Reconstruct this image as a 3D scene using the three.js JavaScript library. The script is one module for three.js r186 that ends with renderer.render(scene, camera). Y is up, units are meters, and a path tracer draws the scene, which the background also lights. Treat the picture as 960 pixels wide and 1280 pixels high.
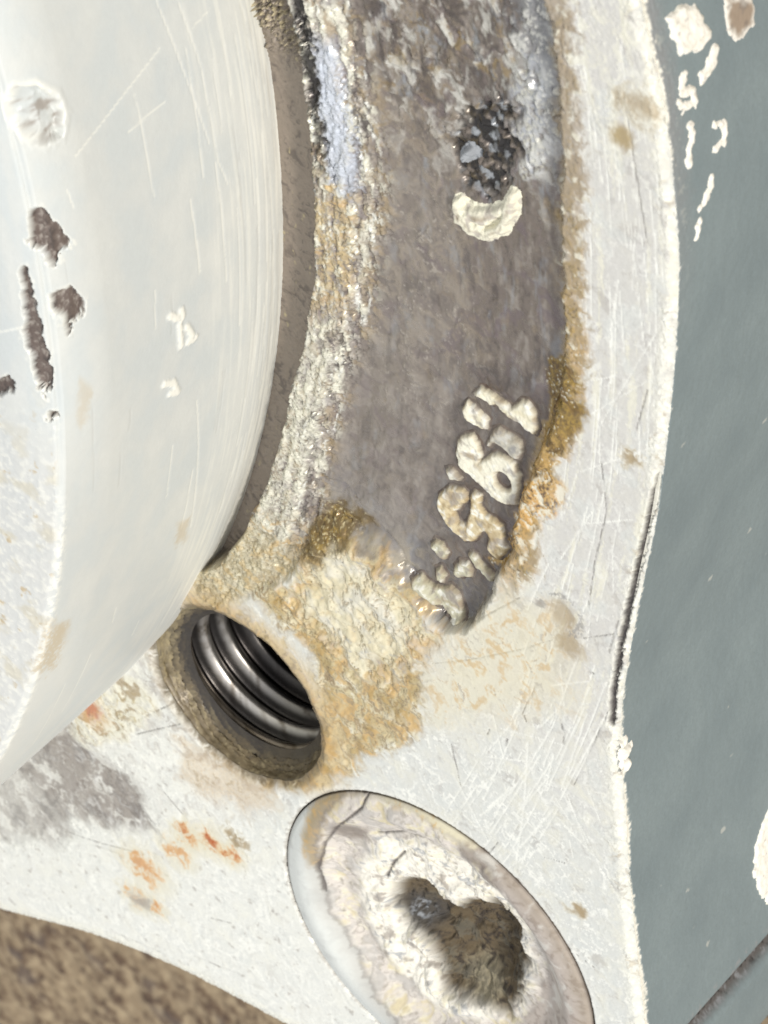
import * as THREE from 'three';

// ---------------------------------------------------------------- camera, sky, sun, exposure
// The boss of the casting is the origin of every measure: lengths below are in millimetres, written to the meshes in metres.
const MM = 0.001;
const TILT = 55 * Math.PI / 180, DIST = 150, FOV = 15.55;
const scene = new THREE.Scene();
const camera = new THREE.PerspectiveCamera(FOV, 768 / 1024, 0.01, 20);
const Zc = new THREE.Vector3(Math.sin(TILT), Math.cos(TILT), 0);                 // towards the camera
const up0 = new THREE.Vector3(0, 1, 0).addScaledVector(Zc, -Zc.y).normalize();
const rt0 = new THREE.Vector3().crossVectors(up0, Zc);
const RL = Math.hypot(0.74, 0.6726), RX = -0.74 / RL, RY = -0.6726 / RL;         // roll of the hand-held phone
const CR = rt0.clone().multiplyScalar(RY).addScaledVector(up0, RX);
const CU = rt0.clone().multiplyScalar(-RX).addScaledVector(up0, RY);
const EYE = Zc.clone().multiplyScalar(DIST);
camera.position.copy(EYE).multiplyScalar(MM);
camera.up.copy(CU);
camera.lookAt(0, 0, 0);
camera.focus = DIST * MM; camera.userData.fStop = 230;
camera.updateMatrixWorld(true);

const SUN_DIR = new THREE.Vector3(0.66, 0.52, 0.54).normalize();
{ // bright overcast sky, a little brighter round the veiled sun
  const W = 128, H = 64, d = new Float32Array(W * H * 4), v = new THREE.Vector3();
  for (let j = 0; j < H; j++) for (let i = 0; i < W; i++) {
    const el = ((j + 0.5) / H - 0.5) * Math.PI, az = ((i + 0.5) / W - 0.5) * 2 * Math.PI;
    v.set(Math.cos(el) * Math.cos(az), Math.sin(el), Math.cos(el) * Math.sin(az));
    let L = el > 0 ? 0.56 + 0.14 * Math.sin(el) : 0.18;
    L += 0.6 * Math.pow(Math.max(0, v.dot(SUN_DIR)), 3) * (el > 0 ? 1 : 0);
    d.set([L * 0.985, L, L * 1.03, 1], (j * W + i) * 4);
  }
  const t = new THREE.DataTexture(d, W, H, THREE.RGBAFormat, THREE.FloatType);
  t.mapping = THREE.EquirectangularReflectionMapping; t.magFilter = THREE.LinearFilter; t.needsUpdate = true;
  scene.background = t; scene.environment = t;
}
const sun = new THREE.DirectionalLight(0xfff9f0, 2.2);
sun.position.copy(SUN_DIR).multiplyScalar(0.5);
sun.castShadow = true; sun.shadow.radius = 14; sun.shadow.mapSize.set(2048, 2048);
Object.assign(sun.shadow.camera, { left: -0.12, right: 0.12, top: 0.12, bottom: -0.12, near: 0.1, far: 1 });
scene.add(sun, sun.target);
const renderer = new THREE.WebGLRenderer();
renderer.toneMapping = THREE.LinearToneMapping;
renderer.toneMappingExposure = 1.22;
renderer.shadowMap.enabled = true;

// ---------------------------------------------------------------- helpers
let seed = 7;
const rnd = () => { seed = (seed * 1664525 + 1013904223) >>> 0; return seed / 4294967296; };
const clamp = (x, a = 0, b = 1) => x < a ? a : x > b ? b : x;
const ss = (a, b, x) => { const t = clamp((x - a) / (b - a)); return t * t * (3 - 2 * t); };
const lerp = (a, b, t) => a + (b - a) * t;
const PERM = new Uint8Array(512); { const p = [...Array(256).keys()]; for (let i = 255; i > 0; i--) { const j = Math.floor(rnd() * (i + 1)); [p[i], p[j]] = [p[j], p[i]]; } for (let i = 0; i < 512; i++) PERM[i] = p[i & 255]; }
const GX = [], GY = []; for (let i = 0; i < 16; i++) { GX.push(Math.cos(i * Math.PI / 8)); GY.push(Math.sin(i * Math.PI / 8)); }
function noise(x, y) {
  const xi = Math.floor(x), yi = Math.floor(y), fx = x - xi, fy = y - yi, X = xi & 255, Y = yi & 255;
  const u = fx * fx * fx * (fx * (fx * 6 - 15) + 10), v = fy * fy * fy * (fy * (fy * 6 - 15) + 10);
  const g = (a, b, dx, dy) => { const h = PERM[PERM[a & 255] + (b & 255)] & 15; return GX[h] * dx + GY[h] * dy; };
  const a = g(X, Y, fx, fy), b = g(X + 1, Y, fx - 1, fy), c = g(X, Y + 1, fx, fy - 1), d = g(X + 1, Y + 1, fx - 1, fy - 1);
  return 1.45 * (a + (b - a) * u + (c - a + (a - b - c + d) * u) * v);
}
function fbm(x, y, o = 4, g = 0.5) { let s = 0, a = 1, n = 0; for (let i = 0; i < o; i++) { s += a * noise(x + i * 17.3, y - i * 9.1); n += a; a *= g; x *= 2.03; y *= 2.03; } return s / n * 1.35; }
const hash = (i, j, k = 0) => PERM[PERM[PERM[i & 255] + (j & 255)] + (k & 255)] / 255;
const CELL = { f1: 0, f2: 0, id: 0, id2: 0 };
function cell(x, y) {
  const xi = Math.floor(x), yi = Math.floor(y); let f1 = 9, f2 = 9, id = 0, id2 = 0;
  for (let j = -1; j <= 1; j++) for (let i = -1; i <= 1; i++) {
    const cx = xi + i, cy = yi + j, dx = cx + 0.1 + 0.8 * hash(cx, cy) - x, dy = cy + 0.1 + 0.8 * hash(cx, cy, 91) - y, q = dx * dx + dy * dy;
    if (q < f1) { f2 = f1; f1 = q; id = hash(cx, cy, 33); id2 = hash(cx, cy, 57); } else if (q < f2) f2 = q;
  }
  CELL.f1 = Math.sqrt(f1); CELL.f2 = Math.sqrt(f2); CELL.id = id; CELL.id2 = id2; return CELL;
}
const lin = (c) => { c /= 255; return c <= 0.04045 ? c / 12.92 : Math.pow((c + 0.055) / 1.055, 2.4); };
const ALB = 0.82;
const col = (r, g, b, k = ALB) => [lin(r) * k, lin(g) * k, lin(b) * k];
const mixInto = (o, c, t) => { if (t <= 0) return; if (t > 1) t = 1; o[0] += (c[0] - o[0]) * t; o[1] += (c[1] - o[1]) * t; o[2] += (c[2] - o[2]) * t; };
const mulInto = (o, k) => { o[0] *= k; o[1] *= k; o[2] *= k; };

// a point measured in the photograph, set down on the level y = h of the casting (mm)
function ray(px, py) {
  const t = Math.tan(FOV * Math.PI / 360);
  return Zc.clone().negate().addScaledVector(CR, (px - 480) / 640 * t).addScaledVector(CU, (640 - py) / 640 * t);
}
function at(px, py, h = 0) { const d = ray(px, py); return EYE.clone().addScaledVector(d, (h - EYE.y) / d.y); }
const plan = (list, h = 0) => list.map(([x, y]) => { const p = at(x, y, h); return [p.x, p.z]; });

// shapes in plan: signed distance to a polygon (inside negative), distance to a bent line
function segDist(x, z, a, b) {
  const dx = b[0] - a[0], dz = b[1] - a[1], t = clamp(((x - a[0]) * dx + (z - a[1]) * dz) / (dx * dx + dz * dz + 1e-12));
  return Math.hypot(x - a[0] - dx * t, z - a[1] - dz * t);
}
function polygon(pts) {
  let x0 = 1e9, x1 = -1e9, z0 = 1e9, z1 = -1e9; for (const [x, z] of pts) { x0 = Math.min(x0, x); x1 = Math.max(x1, x); z0 = Math.min(z0, z); z1 = Math.max(z1, z); }
  const sd = (x, z, far = 1e9) => {
    const bx = Math.max(x0 - x, x - x1, z0 - z, z - z1); if (bx > far) return bx;
    let d = 1e9, inside = false;
    for (let i = 0, j = pts.length - 1; i < pts.length; j = i++) {
      const a = pts[i], b = pts[j]; d = Math.min(d, segDist(x, z, a, b));
      if ((a[1] > z) !== (b[1] > z) && x < (b[0] - a[0]) * (z - a[1]) / (b[1] - a[1]) + a[0]) inside = !inside;
    }
    return inside ? -d : d;
  };
  return { sd, box: [x0, x1, z0, z1], pts };
}
const poly = (list, h = 0) => polygon(plan(list, h));
function lineSet(list) { // [ [pts], ...] distance to the nearest
  return (x, z) => { let d = 1e9; for (const pts of list) for (let i = 1; i < pts.length; i++) d = Math.min(d, segDist(x, z, pts[i - 1], pts[i])); return d; };
}
function smoothPath(pts, n = 10) { // Catmull-Rom in the plane
  const c = new THREE.CatmullRomCurve3(pts.map(([x, z]) => new THREE.Vector3(x, 0, z)), false, 'centripetal');
  return c.getPoints(n * (pts.length - 1)).map(p => [p.x, p.z]);
}
class Scratches { // many fine lines, looked up through a grid of 1 mm cells
  constructor() { this.m = new Map(); }
  add(a, b, w, kind) {
    const s = { a, b, w, kind }, n = Math.ceil(Math.hypot(b[0] - a[0], b[1] - a[1]) / 0.4) + 1, seen = new Set();
    for (let i = 0; i <= n; i++) for (let q = 0; q < 9; q++) {
      const k = Math.floor(lerp(a[0], b[0], i / n) + (q % 3 - 1) * 0.3) + ',' + Math.floor(lerp(a[1], b[1], i / n) + (Math.floor(q / 3) - 1) * 0.3);
      if (!seen.has(k)) { seen.add(k); if (!this.m.has(k)) this.m.set(k, []); this.m.get(k).push(s); }
    }
  }
  path(pts, w, kind) { for (let i = 1; i < pts.length; i++) this.add(pts[i - 1], pts[i], w, kind); }
  at(x, z, wob) { // strengths per kind [light, dark]
    const l = this.m.get(Math.floor(x) + ',' + Math.floor(z)); let A = 0, B = 0;
    if (l) for (const s of l) { const t = 1 - segDist(x, z, s.a, s.b) / (s.w * (1 + 0.5 * wob)); if (t > 0) { const v = Math.min(1, t * 1.6); if (s.kind) B = Math.max(B, v); else A = Math.max(A, v); } }
    return [A, B];
  }
}

// ---------------------------------------------------------------- building objects
const used = {};
const numbered = (n) => { used[n] = (used[n] ?? -1) + 1; return used[n] ? `${n}_${String(used[n]).padStart(3, '0')}` : n; };
function thing(name, label, category, [x, y, z]) {
  const o = new THREE.Group(); o.name = numbered(name); o.position.set(x * MM, y * MM, z * MM); o.userData = { label, category };
  o.origin = [x, y, z]; scene.add(o); return o;
}
function addMesh(name, geo, mat, parent, label) {
  const m = new THREE.Mesh(geo, mat); m.name = parent === scene ? numbered(name) : name; m.castShadow = m.receiveShadow = true;
  if (label) m.userData.label = label;
  parent.add(m); return m;
}
// positions in mm (world), colours linear; index optional. origin = the thing's base
function toGeometry(P, C, I, o, N, UV) {
  const g = new THREE.BufferGeometry(), q = new Float32Array(P.length);
  for (let i = 0; i < P.length; i += 3) { q[i] = (P[i] - o[0]) * MM; q[i + 1] = (P[i + 1] - o[1]) * MM; q[i + 2] = (P[i + 2] - o[2]) * MM; }
  g.setAttribute('position', new THREE.BufferAttribute(q, 3));
  if (C) g.setAttribute('color', new THREE.BufferAttribute(C instanceof Float32Array ? C : new Float32Array(C), 3));
  if (UV) g.setAttribute('uv', new THREE.BufferAttribute(UV instanceof Float32Array ? UV : new Float32Array(UV), 2));
  g.setIndex(I);
  if (N) g.setAttribute('normal', new THREE.BufferAttribute(N, 3)); else g.computeVertexNormals();
  return g;
}
// keep only the vertices that the chosen triangles use
function subset(P, C, N, UV, tris, o) {
  const map = new Map(), I = []; let n = 0;
  for (const v of tris) { let k = map.get(v); if (k === undefined) { k = n++; map.set(v, k); } I.push(k); }
  const p = new Float32Array(n * 3), c = new Float32Array(n * 3), nn = new Float32Array(n * 3), uv = new Float32Array(n * 2);
  for (const [v, k] of map) { for (let a = 0; a < 3; a++) { p[k * 3 + a] = P[v * 3 + a]; c[k * 3 + a] = C[v * 3 + a]; nn[k * 3 + a] = N[v * 3 + a]; } uv[k * 2] = UV[v * 2]; uv[k * 2 + 1] = UV[v * 2 + 1]; }
  return toGeometry(p, c, I, o, nn, uv);
}
// a sheet over a lattice: f(i, j) -> { p: [x, y, z], c: [r, g, b], uv } or null where there is nothing; flip turns the faces
function sheet(nu, nv, f, { flip = false, keep = null, names = 1 } = {}, o) {
  const PT = new Uint8Array(nu * nv), P = new Float32Array(nu * nv * 3), C = new Float32Array(nu * nv * 3), UV = new Float32Array(nu * nv * 2), ok = new Uint8Array(nu * nv);
  for (let j = 0; j < nv; j++) for (let i = 0; i < nu; i++) {
    const r = f(i, j), k = j * nu + i; if (!r) continue;
    ok[k] = 1; PT[k] = r.part || 0; P.set(r.p, k * 3); C.set(r.c, k * 3); UV.set(r.uv || [r.p[0] * MM, r.p[2] * MM], k * 2);
  }
  const lists = Array.from({ length: names }, () => []), all = [];
  const tri = (a, b, c) => {
    if (!ok[a] || !ok[b] || !ok[c]) return;
    const cx = (P[a * 3] + P[b * 3] + P[c * 3]) / 3, cz = (P[a * 3 + 2] + P[b * 3 + 2] + P[c * 3 + 2]) / 3;
    if (keep && !keep(cx, cz)) return;
    if (flip) [b, c] = [c, b];
    all.push(a, b, c); lists[PT[a] === PT[b] || PT[a] === PT[c] ? PT[a] : PT[b]].push(a, b, c);
  };
  for (let j = 0; j + 1 < nv; j++) for (let i = 0; i + 1 < nu; i++) {
    const a = j * nu + i, b = a + 1, c = a + nu, d = c + 1;
    if ((i + j) & 1) { tri(a, c, b); tri(b, c, d); } else { tri(a, d, b); tri(a, c, d); }
  }
  const g = new THREE.BufferGeometry(); g.setAttribute('position', new THREE.BufferAttribute(P, 3)); g.setIndex(all); g.computeVertexNormals();
  const N = g.getAttribute('normal').array;
  return lists.map(l => subset(P, C, N, UV, l, o));
}
// lattice lines: fine between a and b, growing outside
function lines(lo, a, b, hi, step, grow = 1.25) {
  const r = []; for (let x = a; x <= b + 1e-9; x += step) r.push(x);
  for (let x = a, s = step; x > lo;) { s = Math.min(s * grow, 2.5); x -= s; r.unshift(x); }
  for (let x = r[r.length - 1], s = step; x < hi;) { s = Math.min(s * grow, 2.5); x += s; r.push(x); }
  return r;
}
// ---------------------------------------------------------------- materials
function fineBump(n, size, f) { // tiling relief, n pixels over size
  const d = new Uint8Array(n * n * 4);
  for (let j = 0; j < n; j++) for (let i = 0; i < n; i++) { const v = clamp(f(i, j, n)) * 255; d.set([v, v, v, 255], (j * n + i) * 4); }
  const t = new THREE.DataTexture(d, n, n); t.wrapS = t.wrapT = THREE.RepeatWrapping; t.magFilter = THREE.LinearFilter; t.repeat.set(1 / (size * MM), 1 / (size * MM)); t.needsUpdate = true; return t;
}
const tileNoise = (i, j, n, f) => { // blend of four shifted copies so that the edges meet
  const u = i / n, v = j / n, w = (x) => x * x * (3 - 2 * x); const a = w(u), b = w(v), g = (p, q) => fbm(p * f, q * f, 4, 0.62);
  return lerp(lerp(g(u + 1, v + 1), g(u, v + 1), a), lerp(g(u + 1, v), g(u, v), a), b);
};
const bumpTex = fineBump(256, 5.3, (i, j, n) => 0.5 + 0.5 * tileNoise(i, j, n, 14));
const roughTex = fineBump(256, 7.1, (i, j, n) => 0.55 + 0.4 * tileNoise(i, j, n, 10));
const M = {
  metal: new THREE.MeshStandardMaterial({ vertexColors: true, roughness: 0.85, metalness: 0.12, bumpMap: bumpTex, bumpScale: 0.000014, roughnessMap: roughTex }),
  channel: new THREE.MeshStandardMaterial({ vertexColors: true, roughness: 0.58, metalness: 0.3, bumpMap: bumpTex, bumpScale: 0.000012, roughnessMap: roughTex }),
  smooth: new THREE.MeshStandardMaterial({ vertexColors: true, roughness: 0.5, metalness: 0.1, bumpMap: bumpTex, bumpScale: 0.000008 }),
  paint: new THREE.MeshPhysicalMaterial({ vertexColors: true, roughness: 0.6, metalness: 0.0, bumpMap: bumpTex, bumpScale: 0.000012, specularIntensity: 0.6 }),
  crust: new THREE.MeshStandardMaterial({ vertexColors: true, roughness: 0.9, metalness: 0.0 }),
  thread: new THREE.MeshStandardMaterial({ vertexColors: true, roughness: 0.33, metalness: 0.85, bumpMap: bumpTex, bumpScale: 0.00001 }),
  soil: new THREE.MeshStandardMaterial({ vertexColors: true, roughness: 0.95, metalness: 0.0 }),
};
for (const m of Object.values(M)) m.side = THREE.DoubleSide;

// ---------------------------------------------------------------- the plan of the casting (mm)
const BX = -23.65, BZ = -59.29, BR = 56.84, BTOP = 12, GROOVE = -1.3, DEEP = -34;   // round boss, its top, the groove at its foot, the underside
const rho = (x, z) => Math.hypot(x - BX, z - BZ) - BR;             // distance from the boss wall
const arc = (x, z) => BR * Math.atan2(z - BZ, x - BX);             // way round the boss
const polar = (r, s) => [BX + (BR + r) * Math.cos(s / BR), BZ + (BR + r) * Math.sin(s / BR)];
const mouth = (x, z) => { const a = Math.atan2(z - HOLE[1], x - HOLE[0]); return HOLE_R + 0.16 * fbm(Math.cos(a) * 2.2 + 5, Math.sin(a) * 2.2, 4, 0.6); };   // worn lip of the counterbore
const interp = (tab, x) => { if (x <= tab[0][0]) return tab[0][1]; for (let i = 1; i < tab.length; i++) if (x <= tab[i][0]) { const t = (x - tab[i - 1][0]) / (tab[i][0] - tab[i - 1][0]); return lerp(tab[i - 1][1], tab[i][1], t * t * (3 - 2 * t)); } return tab[tab.length - 1][1]; };
const v2 = (p) => [p.x, p.z];
const HOLE = v2(at(294, 872, 0)), HOLE_R = 4.65;                    // counterbore
const THR = v2(at(318, 853, -1.25)), THR_R = 3.62;                  // thread below it
const PLUG = v2(at(545.4, 1183.4, 0)), PLUG_R = 8.52;               // seat of the dowel

const edgePx = [[600, -900], [690, -520], [745, -260], [790, -40], [806, 45], [822, 110], [835, 200], [845, 320], [840, 460], [829, 570], [818, 650], [800, 735], [784, 820], [774, 890], [774, 950], [779, 1020], [784, 1100], [792, 1180], [803, 1280], [812, 1380], [800, 1450], [745, 1487], [650, 1448], [560, 1392], [450, 1325], [350, 1280], [300, 1253], [220, 1212], [120, 1172], [0, 1139], [-150, 1095], [-330, 1055], [-600, 1010]];
const EDGE = smoothPath(plan(edgePx), 8);
const OUTLINE = polygon([...EDGE, [-95, 0], [-95, -110], [20, -110]]);
const edgeLen = [0]; for (let i = 1; i < EDGE.length; i++) edgeLen.push(edgeLen[i - 1] + Math.hypot(EDGE[i][0] - EDGE[i - 1][0], EDGE[i][1] - EDGE[i - 1][1]));
function edgeAt(L) { // point and outward normal at the length L
  let i = 1; while (i < EDGE.length - 1 && edgeLen[i] < L) i++;
  const t = clamp((L - edgeLen[i - 1]) / (edgeLen[i] - edgeLen[i - 1])), a = EDGE[i - 1], b = EDGE[i];
  const tan = (k) => { const p = EDGE[Math.max(0, k - 1)], q = EDGE[Math.min(EDGE.length - 1, k + 1)]; return [q[0] - p[0], q[1] - p[1]]; };
  const ta = tan(i - 1), tb = tan(i), dx = lerp(ta[0], tb[0], t), dz = lerp(ta[1], tb[1], t), l = Math.hypot(dx, dz);
  return { x: lerp(a[0], b[0], t), z: lerp(a[1], b[1], t), nx: dz / l, nz: -dx / l };
}
function nearestEdge(x, z) { let b = 1e9, L = 0; for (let i = 1; i < EDGE.length; i++) { const p = EDGE[i - 1], q = EDGE[i], dx = q[0] - p[0], dz = q[1] - p[1], t = clamp(((x - p[0]) * dx + (z - p[1]) * dz) / (dx * dx + dz * dz)), d = Math.hypot(x - p[0] - dx * t, z - p[1] - dz * t); if (d < b) { b = d; L = lerp(edgeLen[i - 1], edgeLen[i], t); } } return { d: b, L }; }
const edgeL = (px, py) => { const p = at(px, py); return nearestEdge(p.x, p.z).L; };

const grooveW = (s) => interp([[40, 2.3], [45, 2.55], [50, 2.6], [58, 2.5], [61, 2.15], [65.3, 1.65], [70, 1.4], [74, 1.1], [77, 0.65], [79, 0]], s);
const floorR = (s) => interp([[40, 6.2], [46, 6.4], [53, 7.1], [58.6, 6.0], [63, 5.0], [68, 4.6], [72, 5.2]], s);
const channelEnd = poly([[600, -300], [660, -300], [668, -60], [690, 60], [698, 200], [700, 330], [703, 440], [694, 520], [682, 548], [665, 575], [660, 600], [650, 625], [640, 660], [642, 690], [615, 730], [594, 775], [575, 792], [548, 790], [520, 765], [485, 735], [452, 700], [430, 690], [385, 700], [335, 735], [262, 765], [150, 600], [200, -300]]);
const crustPoly = poly([[372, 712], [388, 672], [420, 668], [470, 705], [512, 752], [548, 796], [520, 830], [478, 862], [440, 845], [405, 812], [372, 780], [350, 752]]);
const olivePoly = poly([[372, 690], [382, 655], [402, 640], [432, 642], [446, 662], [425, 690], [392, 705]]);
const ochrePoly = poly([[318, 742], [345, 735], [375, 765], [405, 805], [430, 835], [450, 852], [495, 850], [520, 835], [528, 880], [512, 925], [470, 940], [420, 968], [395, 985], [330, 985], [396, 935], [404, 880], [395, 830], [365, 790], [335, 765]]);
const tanPoly = poly([[225, 925], [300, 968], [345, 982], [330, 1010], [270, 1000], [230, 975]]);
const greyPoly = poly([[-60, 960], [20, 942], [85, 905], [95, 925], [120, 950], [150, 965], [178, 1005], [190, 1040], [150, 1030], [90, 1020], [70, 1052], [0, 1040], [-60, 1040]]);
const leftRust = poly([[86, 905], [110, 872], [160, 850], [185, 865], [192, 890], [165, 912], [118, 930], [95, 925]]);
const oliveSpot = poly([[675, 470], [705, 450], [722, 470], [722, 510], [712, 550], [690, 600], [668, 610], [655, 660], [635, 690], [625, 720], [605, 720], [625, 680], [645, 640], [655, 600], [668, 560]]);
const rustTongue = poly([[650, 600], [690, 595], [710, 625], [690, 645], [660, 655], [640, 690], [630, 680]]);
const letterZone = poly([[575, 480], [640, 470], [690, 520], [680, 620], [640, 700], [600, 790], [540, 790], [520, 730], [545, 640], [565, 560]], -0.7);
const pitPoly = poly([[565, 160], [600, 130], [628, 118], [645, 140], [645, 180], [635, 225], [605, 250], [575, 238], [560, 210], [558, 190]], -0.75);
const whiteBand = poly([[650, 60], [680, 100], [684, 160], [678, 215], [662, 235], [648, 215], [645, 160], [640, 110]], -0.6);
const creamCorner = poly([[560, 800], [620, 745], [700, 760], [720, 820], [700, 880], [600, 900], [540, 900], [520, 850]]);

// scratches, cracks and rubbed streaks of the face
const scr = new Scratches();
const sp = (l, w, k) => scr.path(plan(l), w, k);
sp([[752, 580], [758, 640], [744, 700], [735, 760]], 0.045, 1); sp([[575, 790], [610, 768], [650, 747]], 0.05, 1); sp([[540, 830], [590, 824], [650, 812], [690, 800]], 0.04, 1); sp([[730, 798], [770, 792]], 0.04, 1);
sp([[700, 830], [706, 890]], 0.05, 0); sp([[690, 857], [735, 852]], 0.06, 0); sp([[722, 822], [690, 910], [640, 990], [600, 1020]], 0.05, 0); sp([[660, 930], [655, 1010], [645, 1080]], 0.06, 0); sp([[640, 985], [610, 1010]], 0.07, 0); sp([[692, 1012], [650, 1060]], 0.06, 0); sp([[760, 890], [700, 1000]], 0.05, 0);
sp([[705, 915], [704, 930]], 0.07, 1); sp([[702, 905], [703, 912]], 0.07, 1); sp([[612, 912], [609, 918]], 0.06, 1); sp([[634, 924], [632, 932]], 0.07, 1); sp([[655, 895], [658, 902]], 0.06, 1); sp([[735, 840], [742, 842]], 0.06, 1);
sp([[215, 880], [160, 905], [120, 925]], 0.06, 1); sp([[225, 905], [170, 918]], 0.05, 1); sp([[80, 1040], [130, 1055], [180, 1068]], 0.05, 1); sp([[205, 990], [230, 1020]], 0.05, 1);
sp([[690, 345], [720, 480], [770, 470]], 0.03, 0); sp([[735, 520], [820, 470]], 0.03, 0); sp([[745, 540], [842, 380]], 0.03, 0); sp([[725, 590], [830, 555]], 0.035, 0); sp([[728, 655], [790, 650]], 0.04, 0); sp([[740, 640], [700, 700]], 0.04, 0);
for (let k = 0; k < 120; k++) { // rubbed lines along the strip
  const r = 14.6 + 4.2 * rnd(), s = 44 + 36 * rnd(), l = 0.8 + 4.5 * rnd(), b = (rnd() - 0.5) * 0.9; scr.add(polar(r, s), polar(r + b, s + l), 0.02 + 0.03 * rnd(), rnd() < 0.05 ? 1 : 0);
}
for (let k = 0; k < 45; k++) { // criss-cross at the corner
  const p = at(560 + 200 * rnd(), 880 + 300 * rnd()), a = 0.5 + 1.9 * rnd(), l = 0.6 + 3.2 * rnd(); scr.add([p.x, p.z], [p.x + l * Math.cos(a), p.z + l * Math.sin(a)], 0.018 + 0.03 * rnd(), rnd() < 0.06 ? 1 : 0);
}
for (let k = 0; k < 40; k++) { // faint lines of the lower left corner
  const p = at(20 + 330 * rnd(), 1010 + 240 * rnd()), l = 0.8 + 3 * rnd(), q = at(300, 1100), w = at(400, 1130), a = Math.atan2(w.z - q.z, w.x - q.x) + 0.5 * (rnd() - 0.5); scr.add([p.x, p.z], [p.x + l * Math.cos(a), p.z + l * Math.sin(a)], 0.02 + 0.03 * rnd(), rnd() < 0.12 ? 1 : 0);
}

const K = { // colours of the surfaces, some also used to paint shade and glints
  white: col(226, 225, 216), lav: col(211, 209, 204), cream: col(238, 235, 216), blue: col(221, 224, 219), bright: col(249, 249, 240),
  cast: col(126, 116, 107), castHi: col(162, 154, 145), castLo: col(88, 80, 76), purple: col(116, 104, 106), bluegrey: col(158, 162, 166),
  tan: col(168, 146, 108), ochre: col(208, 170, 104), tanGrey: col(150, 135, 114), paleOchre: col(212, 190, 144), olive: col(112, 92, 50), oliveY: col(160, 132, 62), brown: col(88, 62, 34), rust: col(188, 92, 28), orange: col(224, 170, 96),
  groove: col(152, 140, 127), dirt: col(92, 80, 56), black: col(46, 43, 42), paleBlue: col(212, 218, 228), crust: col(206, 192, 150), crustHi: col(230, 222, 192), grain: col(196, 188, 176),
};
const T = { t: 0 };
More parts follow.
